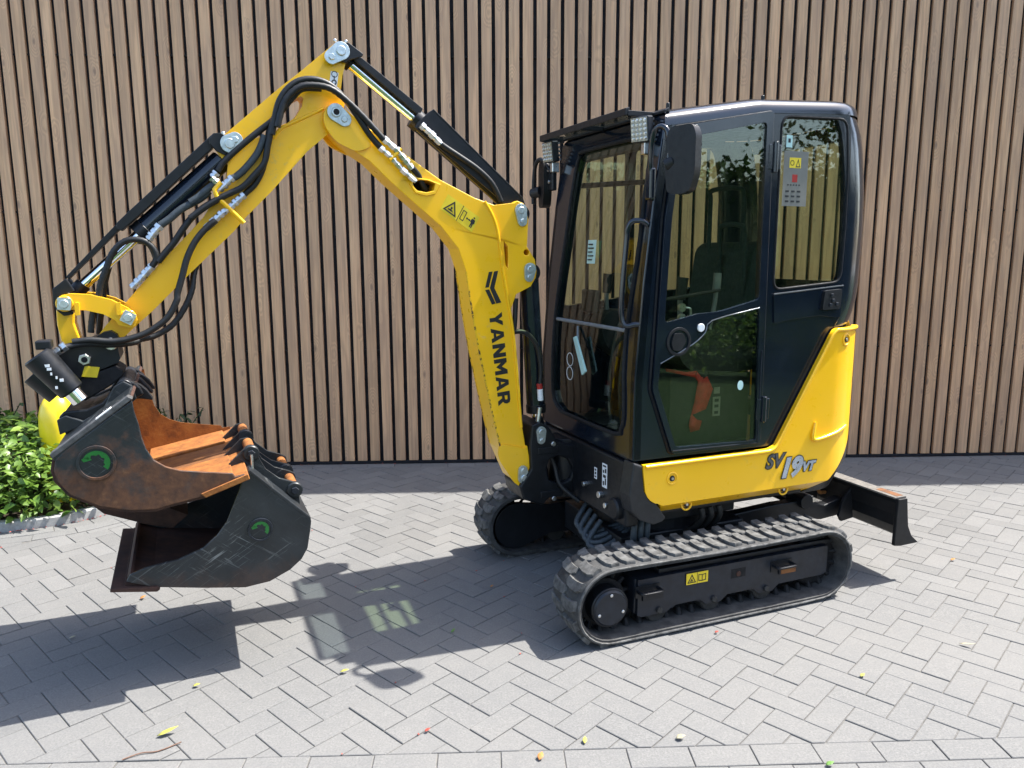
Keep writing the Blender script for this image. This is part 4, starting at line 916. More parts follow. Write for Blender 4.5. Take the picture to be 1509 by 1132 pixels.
# ---------------- hoses and fittings
hs = tag(empty('hose_set'), None); hs.parent = ex
def hose(key, y, r=.012, mat='hose', rib=0, y2=None):
    pts = TR[key]; n = len(pts)-1
    return tube('hose', [(x, y if y2 is None else y+(y2-y)*i/n, z) for i, (x, z) in enumerate(pts)], r, mat, hs, rib=rib)
hose('h_arm1', -.088, .0125); hose('h_arm2', -.108, .012); hose('h_arm3', -.105, .0125); hose('h_arm4', -.104, .014, 'hose_grey')
hose('h_arm5', -.108, .014, 'hose_grey'); hose('h_arm5b', -.115, .014, 'hose_grey'); hose('h_arm6', -.105, .0125)
hose('h_loop', -.110, .012, rib=.05); hose('h_loop2', -.235, .012); hose('h_low1', -.095, .0125, y2=-.04); hose('h_low2', -.20, .012, rib=.04, y2=-.02)
hose('h_big1', -.083, .013); hose('h_big2', -.070, .013, 'hose', .05); hose('h_boom_in', -.095, .013, y2=-.15)
hose('h_acyl', -.125, .0125); hose('h_bc1', -.115, .0115); hose('h_bc2', -.12, .012)
def fitting(key, y, rads, mat='zinc'):
    pts = [Vector((x, y, z)) for x, z in TR[key]]; mb = MB(); k = 0
    for a, b in zip(pts, pts[1:]):
        d = b-a
        for t0, t1, rr in ((0, .34, 1.15), (.34, .55, .8), (.55, .9, 1.0), (.9, 1, .75)):
            mb.add(*g_cyl(a+d*t0, a+d*t1, rads*rr, n=6 if rr >= 1 else 12))
    return mb.build('hose_fitting', mat, hs, smooth=25)
fitting('fit_arm', -.098, .0145); fitting('fit_arm2', -.100, .0155); fitting('fit_arm3', -.10, .015); fitting('fit_boom1', -.085, .0145); fitting('fit_boom2', -.085, .0125)
fitting('fit_valve', -.118, .015); fitting('fit_bcyl', -.118, .017); fitting('fit_acyl', -.118, .015); fitting('fit_low', -.03, .016)
tube('clamp_bracket', [(x, -.088, z) for x, z in TR['clamp_arm']], .0095, 'yellow', hs, n=8, k=1); tube('clamp_bracket', [(x, -.078, z) for x, z in TR['clamp_boom']], .008, 'yellow', hs, n=8, k=1)
(xa, za), (xb, zb), (xc, zc), (xd, zd), (xe, ze) = TR['fit_bc']
cyl('hose_fitting', (xa, -.115, za), (xb, -.115, zb), .014, 'red', hs, n=16); cyl('hose_fitting', (xb, -.115, zb), (xc, -.115, zc), .014, 'white', hs, n=16); cyl('hose_fitting', (xd, -.115, zd), (xe, -.115, ze), .012, 'zinc', hs, n=16)
for k in range(4):                         # grey feed hoses under the front of the machine
    tube('hose', [(.36, -.02+.05*k, .40-.012*k), (.44, .03+.04*k, .33-.02*k), (.40, .10+.04*k, .30-.012*k), (.28, .14+.03*k, .33), (.2, .16, .36)], .013, 'hose_grey', hs)
for k in range(3): tube('hose', [(.30-.035*k, .34, .46), (.33-.035*k, .38, .40), (.32-.035*k, .36, .33), (.27-.035*k, .30, .27), (.2, .22, .25)], .015, 'hose_grey', hs)
for k in range(3): tube('hose', [(-.02-.05*k, .40, .46), (-.03-.05*k, .40, .41), (-.02-.05*k, .34, .34), (.0-.04*k, .25, .31)], .014, 'hose', hs)
for (x0, y0) in ((.60, -.10), (.585, -.27)): tube('hose', [(x0, y0, .78), (x0-.05, y0, .70), (x0-.10, y0, .60), (x0-.12, y0+.03, .50), (x0-.2, y0+.08, .42)], .012, 'hose', hs)

# ---------------- tilting quick coupler
cp = prism('quick_coupler', TR['coupler_top'], -.29, -.085, 'black', ex, bevel=.006)
prism('pivot_block', TR['coupler_mid'], -.27, -.09, 'seal', cp, bevel=.006)
for (y0, y1) in ((-.02, .0), (-.37, -.35)): prism('hook_plate', TR['coupler_low'], y0, y1, 'black', cp, bevel=.005)
prism('hook_floor', [(x, z-.01) for x, z in TR['coupler_low'][:4]]+[(x, z-.02) for x, z in TR['coupler_low'][3:8]]+[(2.40, 1.08), (2.55, 1.0)], -.35, -.02, 'black', cp, bevel=.004)
prism('jaw', TR['coupler_jaw'], -.08, -.045, 'black', cp, bevel=.006); prism('jaw', TR['coupler_jaw_far'], -.27, -.235, 'black', cp, bevel=.006); prism('jaw', TR['coupler_jaw'], -.34, -.31, 'black', cp, bevel=.006)
cpn = TR['coupler_pins']
for (x, z) in cpn[:2]:
    cyl('hook_pin', (x, -.385, z), (x, .004, z), .028, 'trackframe', cp, n=24); cyl('hook_pin', (x, .004, z), (x, .016, z), .018, 'trackframe', cp, n=6)
cyl('coupler_bolt', (cpn[2][0]-.006, -.086, cpn[2][1]-.02), (cpn[2][0]-.006, -.068, cpn[2][1]-.02), .022, 'zinc', cp, n=6); cyl('coupler_bolt', (cpn[2][0]-.006, -.07, cpn[2][1]-.02), (cpn[2][0]-.006, -.060, cpn[2][1]-.02), .011, 'seal', cp, n=14)
cyl('coupler_pin', (cpn[3][0]-.004, -.30, cpn[3][1]-.02), (cpn[3][0]-.004, -.076, cpn[3][1]-.02), .024, 'zinc', cp, n=20)
tcx = TR['tilt_cyl']; A3 = [Vector((x, .0, z)) for x, z in tcx]
cyl('tilt_cylinder', A3[0], A3[1], .054, 'black', cp, r1=.046, n=28, chamfer=.006); cyl('tilt_rod', A3[1]-(A3[1]-A3[0]).normalized()*.01, A3[2]+(A3[3]-A3[2])*.45, .031, 'chrome', cp, n=24)
t2 = TR['tilt_cyl2']; cyl('tilt_cylinder', (t2[0][0], -.30, t2[0][1]), (t2[1][0], -.30, t2[1][1]), .052, 'black', cp, n=24)
box('cylinder_port', A3[0].x-.05, A3[0].x+.0, -.05, .02, A3[0].z+.02, A3[0].z+.052, 'black', cp, bevel=.005)
dd = (A3[1]-A3[0]).normalized(); mkb = MB(); sd_ = Vector((dd.z, 0, -dd.x))
for t, wd_, s_ in ((.28, .018, .008), (.36, .014, .006), (.46, .006, -.0), (.58, .006, .004), (.68, .012, .010), (.74, .008, -.02)):
    c_ = A3[0]+(A3[1]-A3[0])*t+sd_*s_+Vector((0, .0512, 0)); mkb.add(*g_box(c_.x-wd_/2, c_.x+wd_/2, c_.y-.004, c_.y+.0005, c_.z-.005, c_.z+.005))
mkb.build('stamped_marks', 'white', cp)
yl = cpn[4]; prism('warning_label', [(yl[0]+.03, yl[1]-.01), (yl[0]+.015, yl[1]+.03), (yl[0]-.035, yl[1]+.022), (yl[0]-.022, yl[1]-.018)], -.09, -.083, 'sticker', cp, bevel=0)
# ================================================================== CAB
XF = [(.70, .398), (.745, .398), (1.107, .397), (1.508, .366), (1.873, .325), (2.216, .276), (2.4, .25)]
def xf(z): return interp(z, XF)
CW = .462
cab = box('cab', -.66, .39, -.44, .44, .735, .765, 'cab', ex, bevel=.006)          # floor, carries the rest of the cab
# front frame with windscreen opening (y, z) bent onto the leaning front
zb = [.745, 1.107, 1.508, 1.873, 2.19]
outF = [(-CW, z) for z in zb]+[(CW, z) for z in zb[::-1]]
def screen(z): return (interp(z, [(.83, -.30), (1.3, -.315), (1.62, -.282), (2.12, -.25)])-.02, interp(z, [(.83, .37), (1.3, .345), (1.62, .378), (2.12, .372)])+.02)
zs = [.93, 1.107, 1.3, 1.508, 1.70, 1.873, 2.04]
hole = [(-.22, .838), (-.29, .87)]+[(screen(z)[0], z) for z in zs]+[(-.255, 2.11), (-.21, 2.13), (.33, 2.13), (.38, 2.11)]+[(screen(z)[1], z) for z in zs[::-1]]+[(.36, .87), (.30, .835)]
mk('front_frame', *g_prism(outF, 0, -.045, [hole], fn=lambda p, a: (xf(p[1])+a, p[0], p[1])), 'cab', cab, bevel=.006)
tube('screen_seal', [(xf(z)+.002, y, z) for y, z in hole+hole[:1]], .010, 'seal', cab, n=8, k=2)
# windscreen: two panes meeting at the cross bar
def pane(name, y0f, y1f, z0, z1, n=8, inset_=.012, mat='glass_front'):
    v = []; f = []
    for lay in (0, -.004):
        for i in range(n+1):
            z = z0+(z1-z0)*i/n; v += [(xf(z)-inset_+lay, y0f(z), z), (xf(z)-inset_+lay, y1f(z), z)]
    return v, f
def front_pane(z0, z1, n):
    v = []; f = []
    for i in range(n+1):
        z = z0+(z1-z0)*i/n; a, b = screen(z); v += [(xf(z)-.014, a-.006, z), (xf(z)-.014, b+.006, z)]
    for i in range(n): f.append((2*i, 2*i+1, 2*i+3, 2*i+2))
    return mk('windscreen', v, f, 'glass_front', cab, smooth=True)
front_pane(.835, 1.298, 4); front_pane(1.312, 2.13, 8)
tube('screen_bar', [(xf(1.305)-.006, screen(1.305)[0], 1.305), (xf(1.305)-.006, screen(1.305)[1], 1.305)], .009, 'grey_int', cab, k=1)
# side frames
def side_frame(y0, y1, far=False):
    top = [(.276, 2.17), (-.2, 2.245), (-.72, 2.262)]
    out = [(.398, .745), (.397, 1.107), (.366, 1.508), (.325, 1.873)]+top+[(-.735, 2.2), (-.752, 1.93), (-.755, 1.74), (-.752, 1.48), (-.735, 1.32), (-.70, 1.272), (-.385, .738)]
    door_h = [(.178, .79), (.284, 1.065), (.268, 1.33), (.248, 1.78), (.215, 2.115), (-.242, 2.205), (-.262, .775)]
    rear_h = rounded([(-.325, 2.228), (-.325, 1.470), (-.728, 1.500), (-.735, 1.74), (-.73, 2.0), (-.705, 2.238)], .05, 4)
    if far:
        door_h = rounded([(.292, 1.36), (.25, 1.85), (.22, 2.12), (-.09, 2.18), (-.09, 1.40)], .04); rear_h = rounded([(-.14, 2.19), (-.14, 1.405), (-.70, 1.465), (-.735, 1.62), (-.74, 1.80), (-.72, 2.0), (-.66, 2.215)], .05)
    return mk('side_frame', *g_prism(out, y0, y1, [door_h[::-1], rear_h[::-1]]), 'cab', cab, bevel=.005), door_h, rear_h
sf, dh, rh = side_frame(.425, .462)
mk('side_window', *g_prism([(x+(.008 if x > -.5 else -.008), z) for x, z in rh], .446, .450), 'glass', cab)
tube('window_seal', [(x, .461, z) for x, z in rh+rh[:1]], .006, 'seal', cab, n=8, k=1)
_, fdh, frh = side_frame(-.462, -.425, True)
for h in (fdh, frh): mk('side_window', *g_prism(h, -.450, -.446), 'glass', cab)
# door
d_out = rounded([(.205, .762), (.318, 1.06), (.302, 1.33), (.280, 1.78), (.232, 2.150), (-.262, 2.243), (-.282, .762)], .018, 3)
up = rounded([(.268, 1.345), (.246, 1.78), (.205, 2.105), (-.228, 2.195), (-.232, 1.432), (-.02, 1.385), (.10, 1.378)], .02, 3)
lowr = rounded([(.190, .792), (.292, 1.066), (.283, 1.172), (.12, 1.245), (.055, 1.295), (.02, 1.345), (-.236, 1.392), (-.255, .780)], .018, 3)
door = mk('door', *g_prism(d_out, .4635, .482, [up[::-1], lowr[::-1]]), 'cab', cab, bevel=.005)
mk('door_window', *g_prism(up, .470, .474), 'glass', cab); mk('door_window', *g_prism(lowr, .470, .474), 'glass', cab)
ln = [(.283, 1.172), (.12, 1.247), (.055, 1.297), (.02, 1.347), (-.236, 1.394)]
tube('door_trim', [(x, .4825, z) for x, z in ln], .0026, 'trim_line', cab, n=6, k=3)
tube('door_trim', [(x, .4825, z) for x, z in ((.205, .778), (-.262, .768), (-.262, 1.2))], .003, 'trackframe', cab, n=6, k=1)
tube('door_seal', [(x*1.0, .466, z) for x, z in [(a[0]+(.007 if a[0] > 0 else -.007), a[1]) for a in d_out]+[d_out[0]]], .006, 'seal', cab, n=6, k=1)
# handle recess, lock
rc = circle(.195, 1.262, .062, 28, 1.0); prism('handle_recess', rc, .4825, .488, 'plastic', cab, holes=[circle(.195, 1.262, .050, 28)[::-1]], bevel=.002)
prism('handle_pocket', circle(.195, 1.262, .052, 28), .4705, .478, 'seal', cab, bevel=0)
prism('door_handle', rounded([(.235, 1.255), (.222, 1.300), (.175, 1.298), (.158, 1.262), (.185, 1.222), (.222, 1.225)], .012), .476, .490, 'plastic', cab, bevel=.004)
cyl('door_lock', (.082, .481, 1.318), (.082, .490, 1.318), .018, 'white', cab, n=22)
# hinges on the rear edge, window catch
for z0, z1, x in ((1.985, 2.115, -.292), (.865, .985, -.300)):
    cyl('hinge', (x+.012, .485, z0), (x+.012, .485, z1), .012, 'cab', cab, n=16); box('hinge_leaf', x-.022, x+.05, .462, .484, z0+.01, z1-.01, 'cab', cab)
# belt line panel below the rear window with the tail latch
prism('quarter_panel', rounded([(-.325, 1.452), (-.742, 1.482), (-.735, 1.33), (-.60, 1.345), (-.45, 1.335), (-.335, 1.318)], .012), .462, .470, 'cab', cab, bevel=.003)
tube('belt_trim', [(-.325, .4705, 1.452), (-.74, .4705, 1.483)], .003, 'trim_line', cab, n=6, k=1)
prism('tail_latch', rounded([(-.615, 1.462), (-.72, 1.468), (-.715, 1.375), (-.605, 1.372)], .012), .47, .486, 'plastic', cab, bevel=.005)
lt = MB()
for (x, z) in ((-.655, 1.44), (-.665, 1.415), (-.65, 1.395), (-.69, 1.398)): lt.add(*g_box(x-.008, x+.008, .486, .492, z-.008, z+.008))
lt.build('latch_button', 'trackframe', cab, bevel=.002)
# rear shell
GC = (.462, .40, -.75, .25); LC = 1.15; AC = .25*math.pi/2; BK = 2*(.462-.25)
def cdx(z): return interp(z, [(1.27, .075), (1.306, .05), (1.40, .015), (1.5, .005), (1.74, 0), (1.93, .01), (2.1, .035), (2.2, .06), (2.30, .12)])
zq = [1.27+.98*i/14 for i in range(15)]
sP = stations(LC-.02, LC+AC, 14)
shell('rear_pillar', sP, lambda s: 1.285, lambda s: 2.25, 'cab', cab, GC, rows=14, thick=.03, dx=cdx, smooth=40)
shell('rear_pillar', stations(LC+AC*1.45+BK, LC+2*AC+BK+.02, 10), lambda s: 1.285, lambda s: 2.25, 'cab', cab, GC, rows=14, thick=.03, dx=cdx, smooth=40)
shell('rear_frame', stations(LC+AC, LC+AC*1.45+BK, 20), lambda s: 1.285, lambda s: 1.49, 'cab', cab, GC, rows=4, thick=.03, dx=cdx, smooth=40)
shell('rear_window', stations(LC+AC, LC+AC*1.45+BK, 20), lambda s: 1.49, lambda s: 2.18, 'glass', cab, GC, rows=8, thick=.004, off=lambda z: -.012, dx=cdx, smooth=True)
shell('rear_frame', stations(LC+AC, LC+AC*1.45+BK, 20), lambda s: 2.18, lambda s: 2.25, 'cab', cab, GC, rows=3, thick=.03, dx=cdx, smooth=40)
# roof
def zroof(x): return interp(x, [(-1.1, 2.262), (-.72, 2.262), (-.65, 2.260), (-.2, 2.237), (.276, 2.156), (.36, 2.135)])
rs = [0, .02]+stations(.06, LC, 20)[1:]+stations(LC, LC+AC, 10)[1:]+stations(LC+AC, LC+AC+BK, 5)[1:]+stations(LC+AC+BK, LC+2*AC+BK, 10)[1:]+stations(LC+2*AC+BK, LC+2*AC+BK+LC, 20)[1:]
v = []; f = []; rings = [(0, -.004), (-.001, .014), (-.007, .030), (-.018, .044), (-.036, .055), (-.062, .063), (-.10, .068), (-.16, .070), (-.25, .071)]
for (ins, h) in rings:
    for s_ in rs:
        (x, y), (nx, ny) = plan(s_, .467, .285, -.662, .25); x += nx*ins; y += ny*ins
        x = min(x, .285+ins*.6); v.append((x, y, zroof(x)+h))
n = len(rs)
for k in range(len(rings)-1):
    for i in range(n): j = (i+1) % n; f.append((k*n+i, k*n+j, k*n+n+j, k*n+n+i))
HAT = [(.165, -.385), (.165, .33), (-.125, .33), (-.125, -.385)]
def lid(loop, h, extra=0):
    loops = [[Vector((p[0], p[1], 0)) for p in loop], [Vector((*p, 0)) for p in HAT[::-1]]]
    return [(p.x, p.y, zroof(p.x)+h) for l in loops for p in l], [tuple(t) for t in tessellate_polygon(loops)]
base_n = (len(rings)-1)*n; lv, lf_ = lid([v[base_n+i] for i in range(n)], .071)
v += lv[n:]; f += [tuple(base_n+i if i < n else (len(rings)*n+i-n) for i in t) for t in lf_]
top0 = len(rings)*n
v += [(p[0], p[1], zroof(p[0])-.006) for p in HAT[::-1]]
for i in range(4): j = (i+1) % 4; f.append((top0+i, top0+j, top0+4+j, top0+4+i))
mk('roof', v, f, 'cab', cab, smooth=35)
mk('roof_window', *g_prism(HAT, .055, .060, fn=lambda p, a: (p[0], p[1], zroof(p[0])+a)), 'glass_roof', cab)
for x in (.07, -.03): tube('roof_bar', [(x, -.385, zroof(x)+.03), (x, .33, zroof(x)+.03)], .012, 'interior', cab, k=1)
mk('head_liner', *lid([(min(.27, plan(s_, .445, .27, -.63, .25)[0][0]), plan(s_, .445, .27, -.63, .25)[0][1]) for s_ in rs], -.006), 'interior', cab)
for (x, y) in ((.255, .44), (-.30, .36)): cyl('roof_bolt', (x, y, zroof(x)+.05), (x, y, zroof(x)+.088), .008, 'black', cab, n=10)
for y in (-.2, .0): box('roof_bracket', -.33+y*.1, -.29+y*.1, y-.01, y+.01, 2.30, 2.325, 'black', cab)
# sun visor strips over the windscreen
def slat_v(name, y0, y1, z0, x0, dz, dx_): return mk(name, *g_prism([(x0, z0), (x0+dx_, z0-dz), (x0+dx_, z0-dz-.012), (x0, z0-.014)], y0, y1), 'black', cab, bevel=.003)
slat_v('visor_rail', -.46, .46, 2.228, .262, .012, .020)
mk('visor', *g_prism([(.280, 2.222), (.398, 2.214), (.398, 2.209), (.280, 2.217)], -.47, .36), 'visor', cab)
mk('visor_edge', *g_prism([(.392, 2.236), (.410, 2.230), (.410, 2.200), (.392, 2.206)], -.475, .365), 'black', cab, bevel=.003)
for y in (-.472, -.05, .362): box('visor_bracket', .27, .40, y-.006, y+.006, 2.200, 2.222, 'black', cab, bevel=.002)
box('header', .235, .272, -.44, .44, 2.085, 2.175, 'interior', cab, bevel=.01)
# grab handle beside the windscreen
gx = xf(1.4)
tube('grab_handle', [(.342, .445, 1.755), (.365, .44, 1.77), (.392, .415, 1.77), (.408, .40, 1.745), (.413, .395, 1.68), (.430, .395, 1.45), (.428, .40, 1.36), (.415, .415, 1.332), (.39, .44, 1.34), (.37, .45, 1.34)], .012, 'cab', cab, n=10, k=5)
# mirrors on bent tubes
def mirror(y, s_, xo, zc, xt):
    shell_ = rounded([(-.062, -.135), (-.075, -.05), (-.072, .09), (-.055, .135), (.055, .14), (.074, .10), (.074, -.06), (.052, -.13), (.02, -.145), (-.03, -.145)], .055, 6)
    root = mk('mirror', *g_prism([(a, b) for a, b in shell_], -.022, .022, fn=lambda p, a: (a, p[0], p[1])), 'mirror_back', cab, bevel=.012, seg=3)
    root.location = (xo, y, zc); root.rotation_euler = (0, 0, R(xt)); return root
nm = mirror(.600, 1, .285, 2.005, 22); nm.scale = (1, .93, .93); fm = mirror(-.565, -1, .335, 2.00, -12); fm.scale = (1, .85, .85)
tube('mirror_arm', [(.325, .455, 1.90), (.345, .462, 1.98), (.348, .468, 2.07), (.345, .485, 2.125), (.335, .515, 2.14), (.322, .54, 2.12), (.318, .548, 2.06), (.318, .552, 1.985)], .011, 'cab', cab, n=10)
tube('mirror_arm', [(.34, -.47, 2.05), (.355, -.55, 2.12), (.362, -.60, 2.12), (.365, -.63, 2.08), (.368, -.64, 1.96), (.368, -.64, 1.90)], .011, 'plastic', cab, n=10)
cyl('mirror_clamp', (.302, .565, 2.0), (.325, .54, 1.985), .026, 'plastic', cab, n=18); cyl('mirror_clamp', (.368, -.65, 1.955), (.345, -.59, 1.965), .028, 'plastic', cab, n=18)
box('mirror_bracket', .325, .352, .43, .475, 1.855, 1.985, 'cab', cab, bevel=.008); box('mirror_bracket', .318, .345, -.53, -.455, 1.96, 2.09, 'black', cab, bevel=.006)
for (y, z) in ((-.50, 2.065), (-.49, 2.005)): cyl('bracket_bolt', (.343, y, z), (.353, y, z), .009, 'zinc', cab, n=10)
# work lights
def work_light(y, z, x, yaw, tilt):
    r0 = box('work_light', -.028, .012, -.045, .045, -.052, .052, 'trackframe', cab, bevel=.006); r0.location = (x, y, z); r0.rotation_euler = (0, R(tilt), R(yaw))
    fa = MB(); cells = MB(); fa.add(*g_box(.0125, .015, -.040, .040, -.047, .047))
    for i in range(4):
        for j in range(5): cells.add(*g_cyl((.0145, -.030+.020*i, -.036+.018*j), (.0195, -.030+.020*i, -.036+.018*j), .0082, .0045, 10))
    b = fa.build('light_face', 'led', r0); c = cells.build('light_cells', 'zinc', r0); mf = MB()
    for j in range(5): mf.add(*g_box(-.040, -.028, -.04, .04, -.045+.02*j, -.036+.02*j))
    mf.build('cooling_fins', 'zinc', r0)
    return r0
for p in ((.382, 2.145, .345, 22, 6), (-.455, 2.150, .362, 10, 6)):
    wl_ = work_light(p[0], p[1], p[2], p[3], p[4])
    box('light_bracket', p[2]-.05, p[2]-.01, p[0]-.015, p[0]+.015, p[1]-.10, p[1]-.05, 'zinc', cab, bevel=.004)
# stickers on the glass
def lab(name, x, y, z, w_, h_, mat): return mk(name, [(x, y, z), (x-w_, y, z), (x-w_, y, z+h_), (x, y, z+h_)], [(0, 1, 2, 3)], mat, cab)
xs = xf(1.55)-.012; mk('screen_label', [(xs+.003, -.06, 1.59), (xs+.003, .02, 1.59), (xs-.004, .02, 1.70), (xs-.004, -.06, 1.70)], [(0, 1, 2, 3)], 'teal', cab)
sl = MB()
for i in range(5): sl.add(*g_box(xs+.002-.001*i, xs+.005-.001*i, -.05, -.01+.01*(i % 2), 1.605+.018*i, 1.611+.018*i))
sl.build('label_print', 'interior', cab)
lab('glass_label', -.358, .4512, 1.845, .140, .24, 'paper'); lab('glass_warning', -.39, .4518, 2.012, .066, .045, 'sticker')
gl = MB()
for i in range(3):
    for j in range(3): gl.add(*g_box(-.395-.033*j, -.375-.033*j, .4515, .4522, 1.862+.022*i, 1.870+.022*i))
for j in range(5): gl.add(*g_box(-.392-.016*j, -.384-.016*j, .4515, .4522, 1.935, 1.941))
gl.add(*g_prism([(-.426, 2.016), (-.452, 2.016), (-.439, 2.052)], .4519, .4524, [[(-.431, 2.020), (-.439, 2.044), (-.447, 2.020)]])); gl.add(*g_prism(circle(-.406, 2.034, .012, 14), .4519, .4524, [circle(-.406, 2.034, .009, 14)[::-1]]))
gl.build('label_print', 'interior', cab); lab('glass_mark', -.41, .4516, 1.95, .03, .034, 'red')
lab('glass_tag', -.366, .4512, 2.10, .034, .052, 'teal'); lab('glass_tag', -.376, .4518, 2.12, .014, .018, 'interior')
mk('door_label', *g_prism(circle(-.155, 1.045, .022, 20, .75), .4745, .4755), 'teal', cab)
rg = MB()
for z in (1.115, 1.045):
    rg.add(*g_prism(circle(-.16, z, .034, 28), xf(z)-.011, xf(z)-.0095, [circle(-.16, z, .031, 28)[::-1]], fn=lambda p, a: (a, p[0], p[1])))
rg.build('ring_label', 'white', cab)
tube('wiper', [(xf(1.29)-.008, -.10, 1.285), (xf(1.23)+.012, -.05, 1.21), (xf(1.15)+.015, .03, 1.10)], .006, 'grey_int', cab, n=8, k=2)
prism_w = mk('wiper_blade', *g_prism([(-.075, 1.235), (-.048, 1.245), (.055, 1.085), (.02, 1.062)], xf(1.15)+.012, xf(1.15)+.022, fn=lambda p, a: (a, p[0], p[1])), 'teal', cab, bevel=.003)
# ---------------- inside the cab
box('floor_mat', -.25, .36, -.42, .42, .766, .775, 'interior', cab)
seat_pan = mk('seat', *g_prism(rounded([(-.02, 1.10), (.0, 1.18), (-.06, 1.235), (-.42, 1.215), (-.46, 1.12), (-.40, 1.06)], .04), -.24, .24), 'seat', cab, bevel=.03, seg=3)
sb = mk('seat_back', *g_prism(rounded([(-.38, 1.19), (-.36, 1.36), (-.40, 1.66), (-.47, 1.70), (-.53, 1.66), (-.54, 1.30), (-.47, 1.17)], .05), -.23, .23), 'seat', cab, bevel=.035, seg=3)
mk('seat_base', *g_box(-.44, -.05, -.20, .20, .77, 1.07), 'interior', cab, bevel=.02)
tube('seat_rail', [(-.41, .13, 1.62), (-.41, .13, 1.90), (-.39, .10, 1.95), (-.39, -.10, 1.95), (-.41, -.13, 1.90), (-.41, -.13, 1.62)], .012, 'seat', cab)
tube('seat_rail', [(-.37, .20, 1.40), (-.36, .21, 1.72), (-.35, .17, 1.77), (-.35, .05, 1.77), (-.36, .02, 1.72), (-.37, .02, 1.5)], .012, 'seat', cab)
for s_ in (-1, 1):
    mk('armrest_console', *g_prism(rounded([(.12, 1.16), (.16, 1.27), (.10, 1.345), (-.20, 1.335), (-.34, 1.25), (-.30, 1.10), (.02, 1.08)], .03), s_*.26, s_*.40), 'interior', cab, bevel=.015, seg=2)
    tube('joystick', [(.08, s_*.33, 1.33), (.085, s_*.33, 1.41), (.08, s_*.33, 1.47)], .012, 'grey_int', cab); mk('joystick_grip', *g_cyl((.085, s_*.33, 1.43), (.075, s_*.33, 1.53), .022, .027, 14), 'interior', cab, smooth=40)
    tube('travel_lever', [(.20, s_*.05, .78), (.22, s_*.05, 1.0), (.19, s_*.05, 1.22), (.16, s_*.055, 1.30)], .011, 'interior', cab); mk('travel_pedal', *g_box(.17, .33, s_*.05-.035, s_*.05+.035, .79, .80), 'interior', cab, bevel=.003)
mk('safety_lever', *g_tube([(-.02, .41, 1.30), (-.045, .41, 1.42), (-.05, .41, 1.50)], .010, 8, 4), 'grey_int', cab, smooth=50)
mk('safety_grip', *g_cyl((-.05, .41, 1.47), (-.055, .41, 1.55), .018, n=12), 'grey_int', cab, smooth=40)
mb = MB(); mb.add(*g_cyl((.155, .435, 1.405), (.155, .450, 1.405), .018, n=16)); mb.add(*g_cyl((.155, .435, 1.360), (.155, .450, 1.360), .018, n=16)); mb.add(*g_tube([(.14, .445, 1.405), (.115, .447, 1.40), (.11, .447, 1.38), (.115, .447, 1.365), (.14, .445, 1.36)], .005, 6, 3))
mb.build('window_catch', 'zinc', cab, smooth=40)
tube('window_rail', [(.26, .435, 1.44), (.12, .435, 1.455), (-.05, .435, 1.475)], .008, 'interior', cab, k=1)
mk('monitor', *g_box(.17, .20, -.40, -.24, 1.33, 1.45), 'interior', cab, bevel=.01)
st_p = [(.20, 1.128), (.10, 1.106), (.035, 1.098), (.0, 1.08), (-.006, 1.03), (.004, .96), (.018, .90), (.042, .862), (.066, .85)]
v = []; f = []
for i, (x, z) in enumerate(st_p):
    w_ = (.006, .008, .015, .030, .038, .040, .036, .030, .022)[i]; d = Vector((st_p[min(i+1, 8)][0]-st_p[max(i-1, 0)][0], st_p[min(i+1, 8)][1]-st_p[max(i-1, 0)][1])).normalized(); q = Vector((-d.y, d.x))
    for s_ in (-1, 1): v.append((x+q.x*w_*s_, .405+.010*math.sin(i*1.9)+.008*s_*math.cos(i*2.3), z+q.y*w_*s_))
for i in range(len(st_p)-1): f.append((2*i, 2*i+1, 2*i+3, 2*i+2))
sr = mk('red_strap', v, f, 'red', cab, smooth=True); sm = sr.modifiers.new('t', 'SOLIDIFY'); sm.thickness = .004
mk('strap_label', *g_box(-.105, -.062, .40, .402, .895, .985), 'paper', cab); mk('strap_label', *g_box(-.10, -.066, .40, .402, 1.0, 1.03), 'paper', cab)
lm2 = MB()
for z in (.905, .935, .962): lm2.add(*g_box(-.095, -.072, .4021, .4026, z, z+.014))
lm2.build('label_print', 'interior', cab)
box('inside_panel', -.27, .17, .395, .398, .77, 1.09, 'interior', cab, bevel=0)
mk('rear_shelf', *g_box(-.75, -.48, -.40, .40, 1.24, 1.30), 'interior', cab, bevel=.01)
# far-side cross rails seen through the glass
for z in (1.98,): tube('window_rail', [(.25, -.43, z), (-.24, -.43, z+.04)], .014, 'interior', cab, k=1)
# ================================================================== MODEL NUMBER
def text_mesh(body_, size, off, shear):
    cu = bpy.data.curves.new('model_number', 'FONT'); cu.body = body_; cu.size = size; cu.offset = off; cu.shear = shear; cu.extrude = .0004
    o = bpy.data.objects.new('model_number', cu); COL.objects.link(o); dg = bpy.context.evaluated_depsgraph_get()
    me = bpy.data.meshes.new_from_object(o.evaluated_get(dg)); bpy.data.objects.remove(o); return me
def put_text(txt, size, off, x, z, y, mat, shear=.28):
    me = text_mesh(txt, size, off, shear); me.transform(Matrix(((-1, 0, 0, x), (0, 0, 1, y), (0, 1, 0, z), (0, 0, 0, 1)))); me.materials.clear()
    return link('model_number', me, mat, body)
put_text('SV', .092, .0062, -.308, .640, .4925, 'decal_black'); put_text('SV', .092, .0018, -.308, .640, .4935, 'silver_dark')
put_text('19', .125, .0115, -.392, .588, .4942, 'decal_black'); put_text('19', .125, .0068, -.392, .588, .4953, 'silver')
put_text('VT', .062, .0072, -.528, .604, .4942, 'decal_black'); put_text('VT', .062, .0034, -.528, .604, .4953, 'silver')

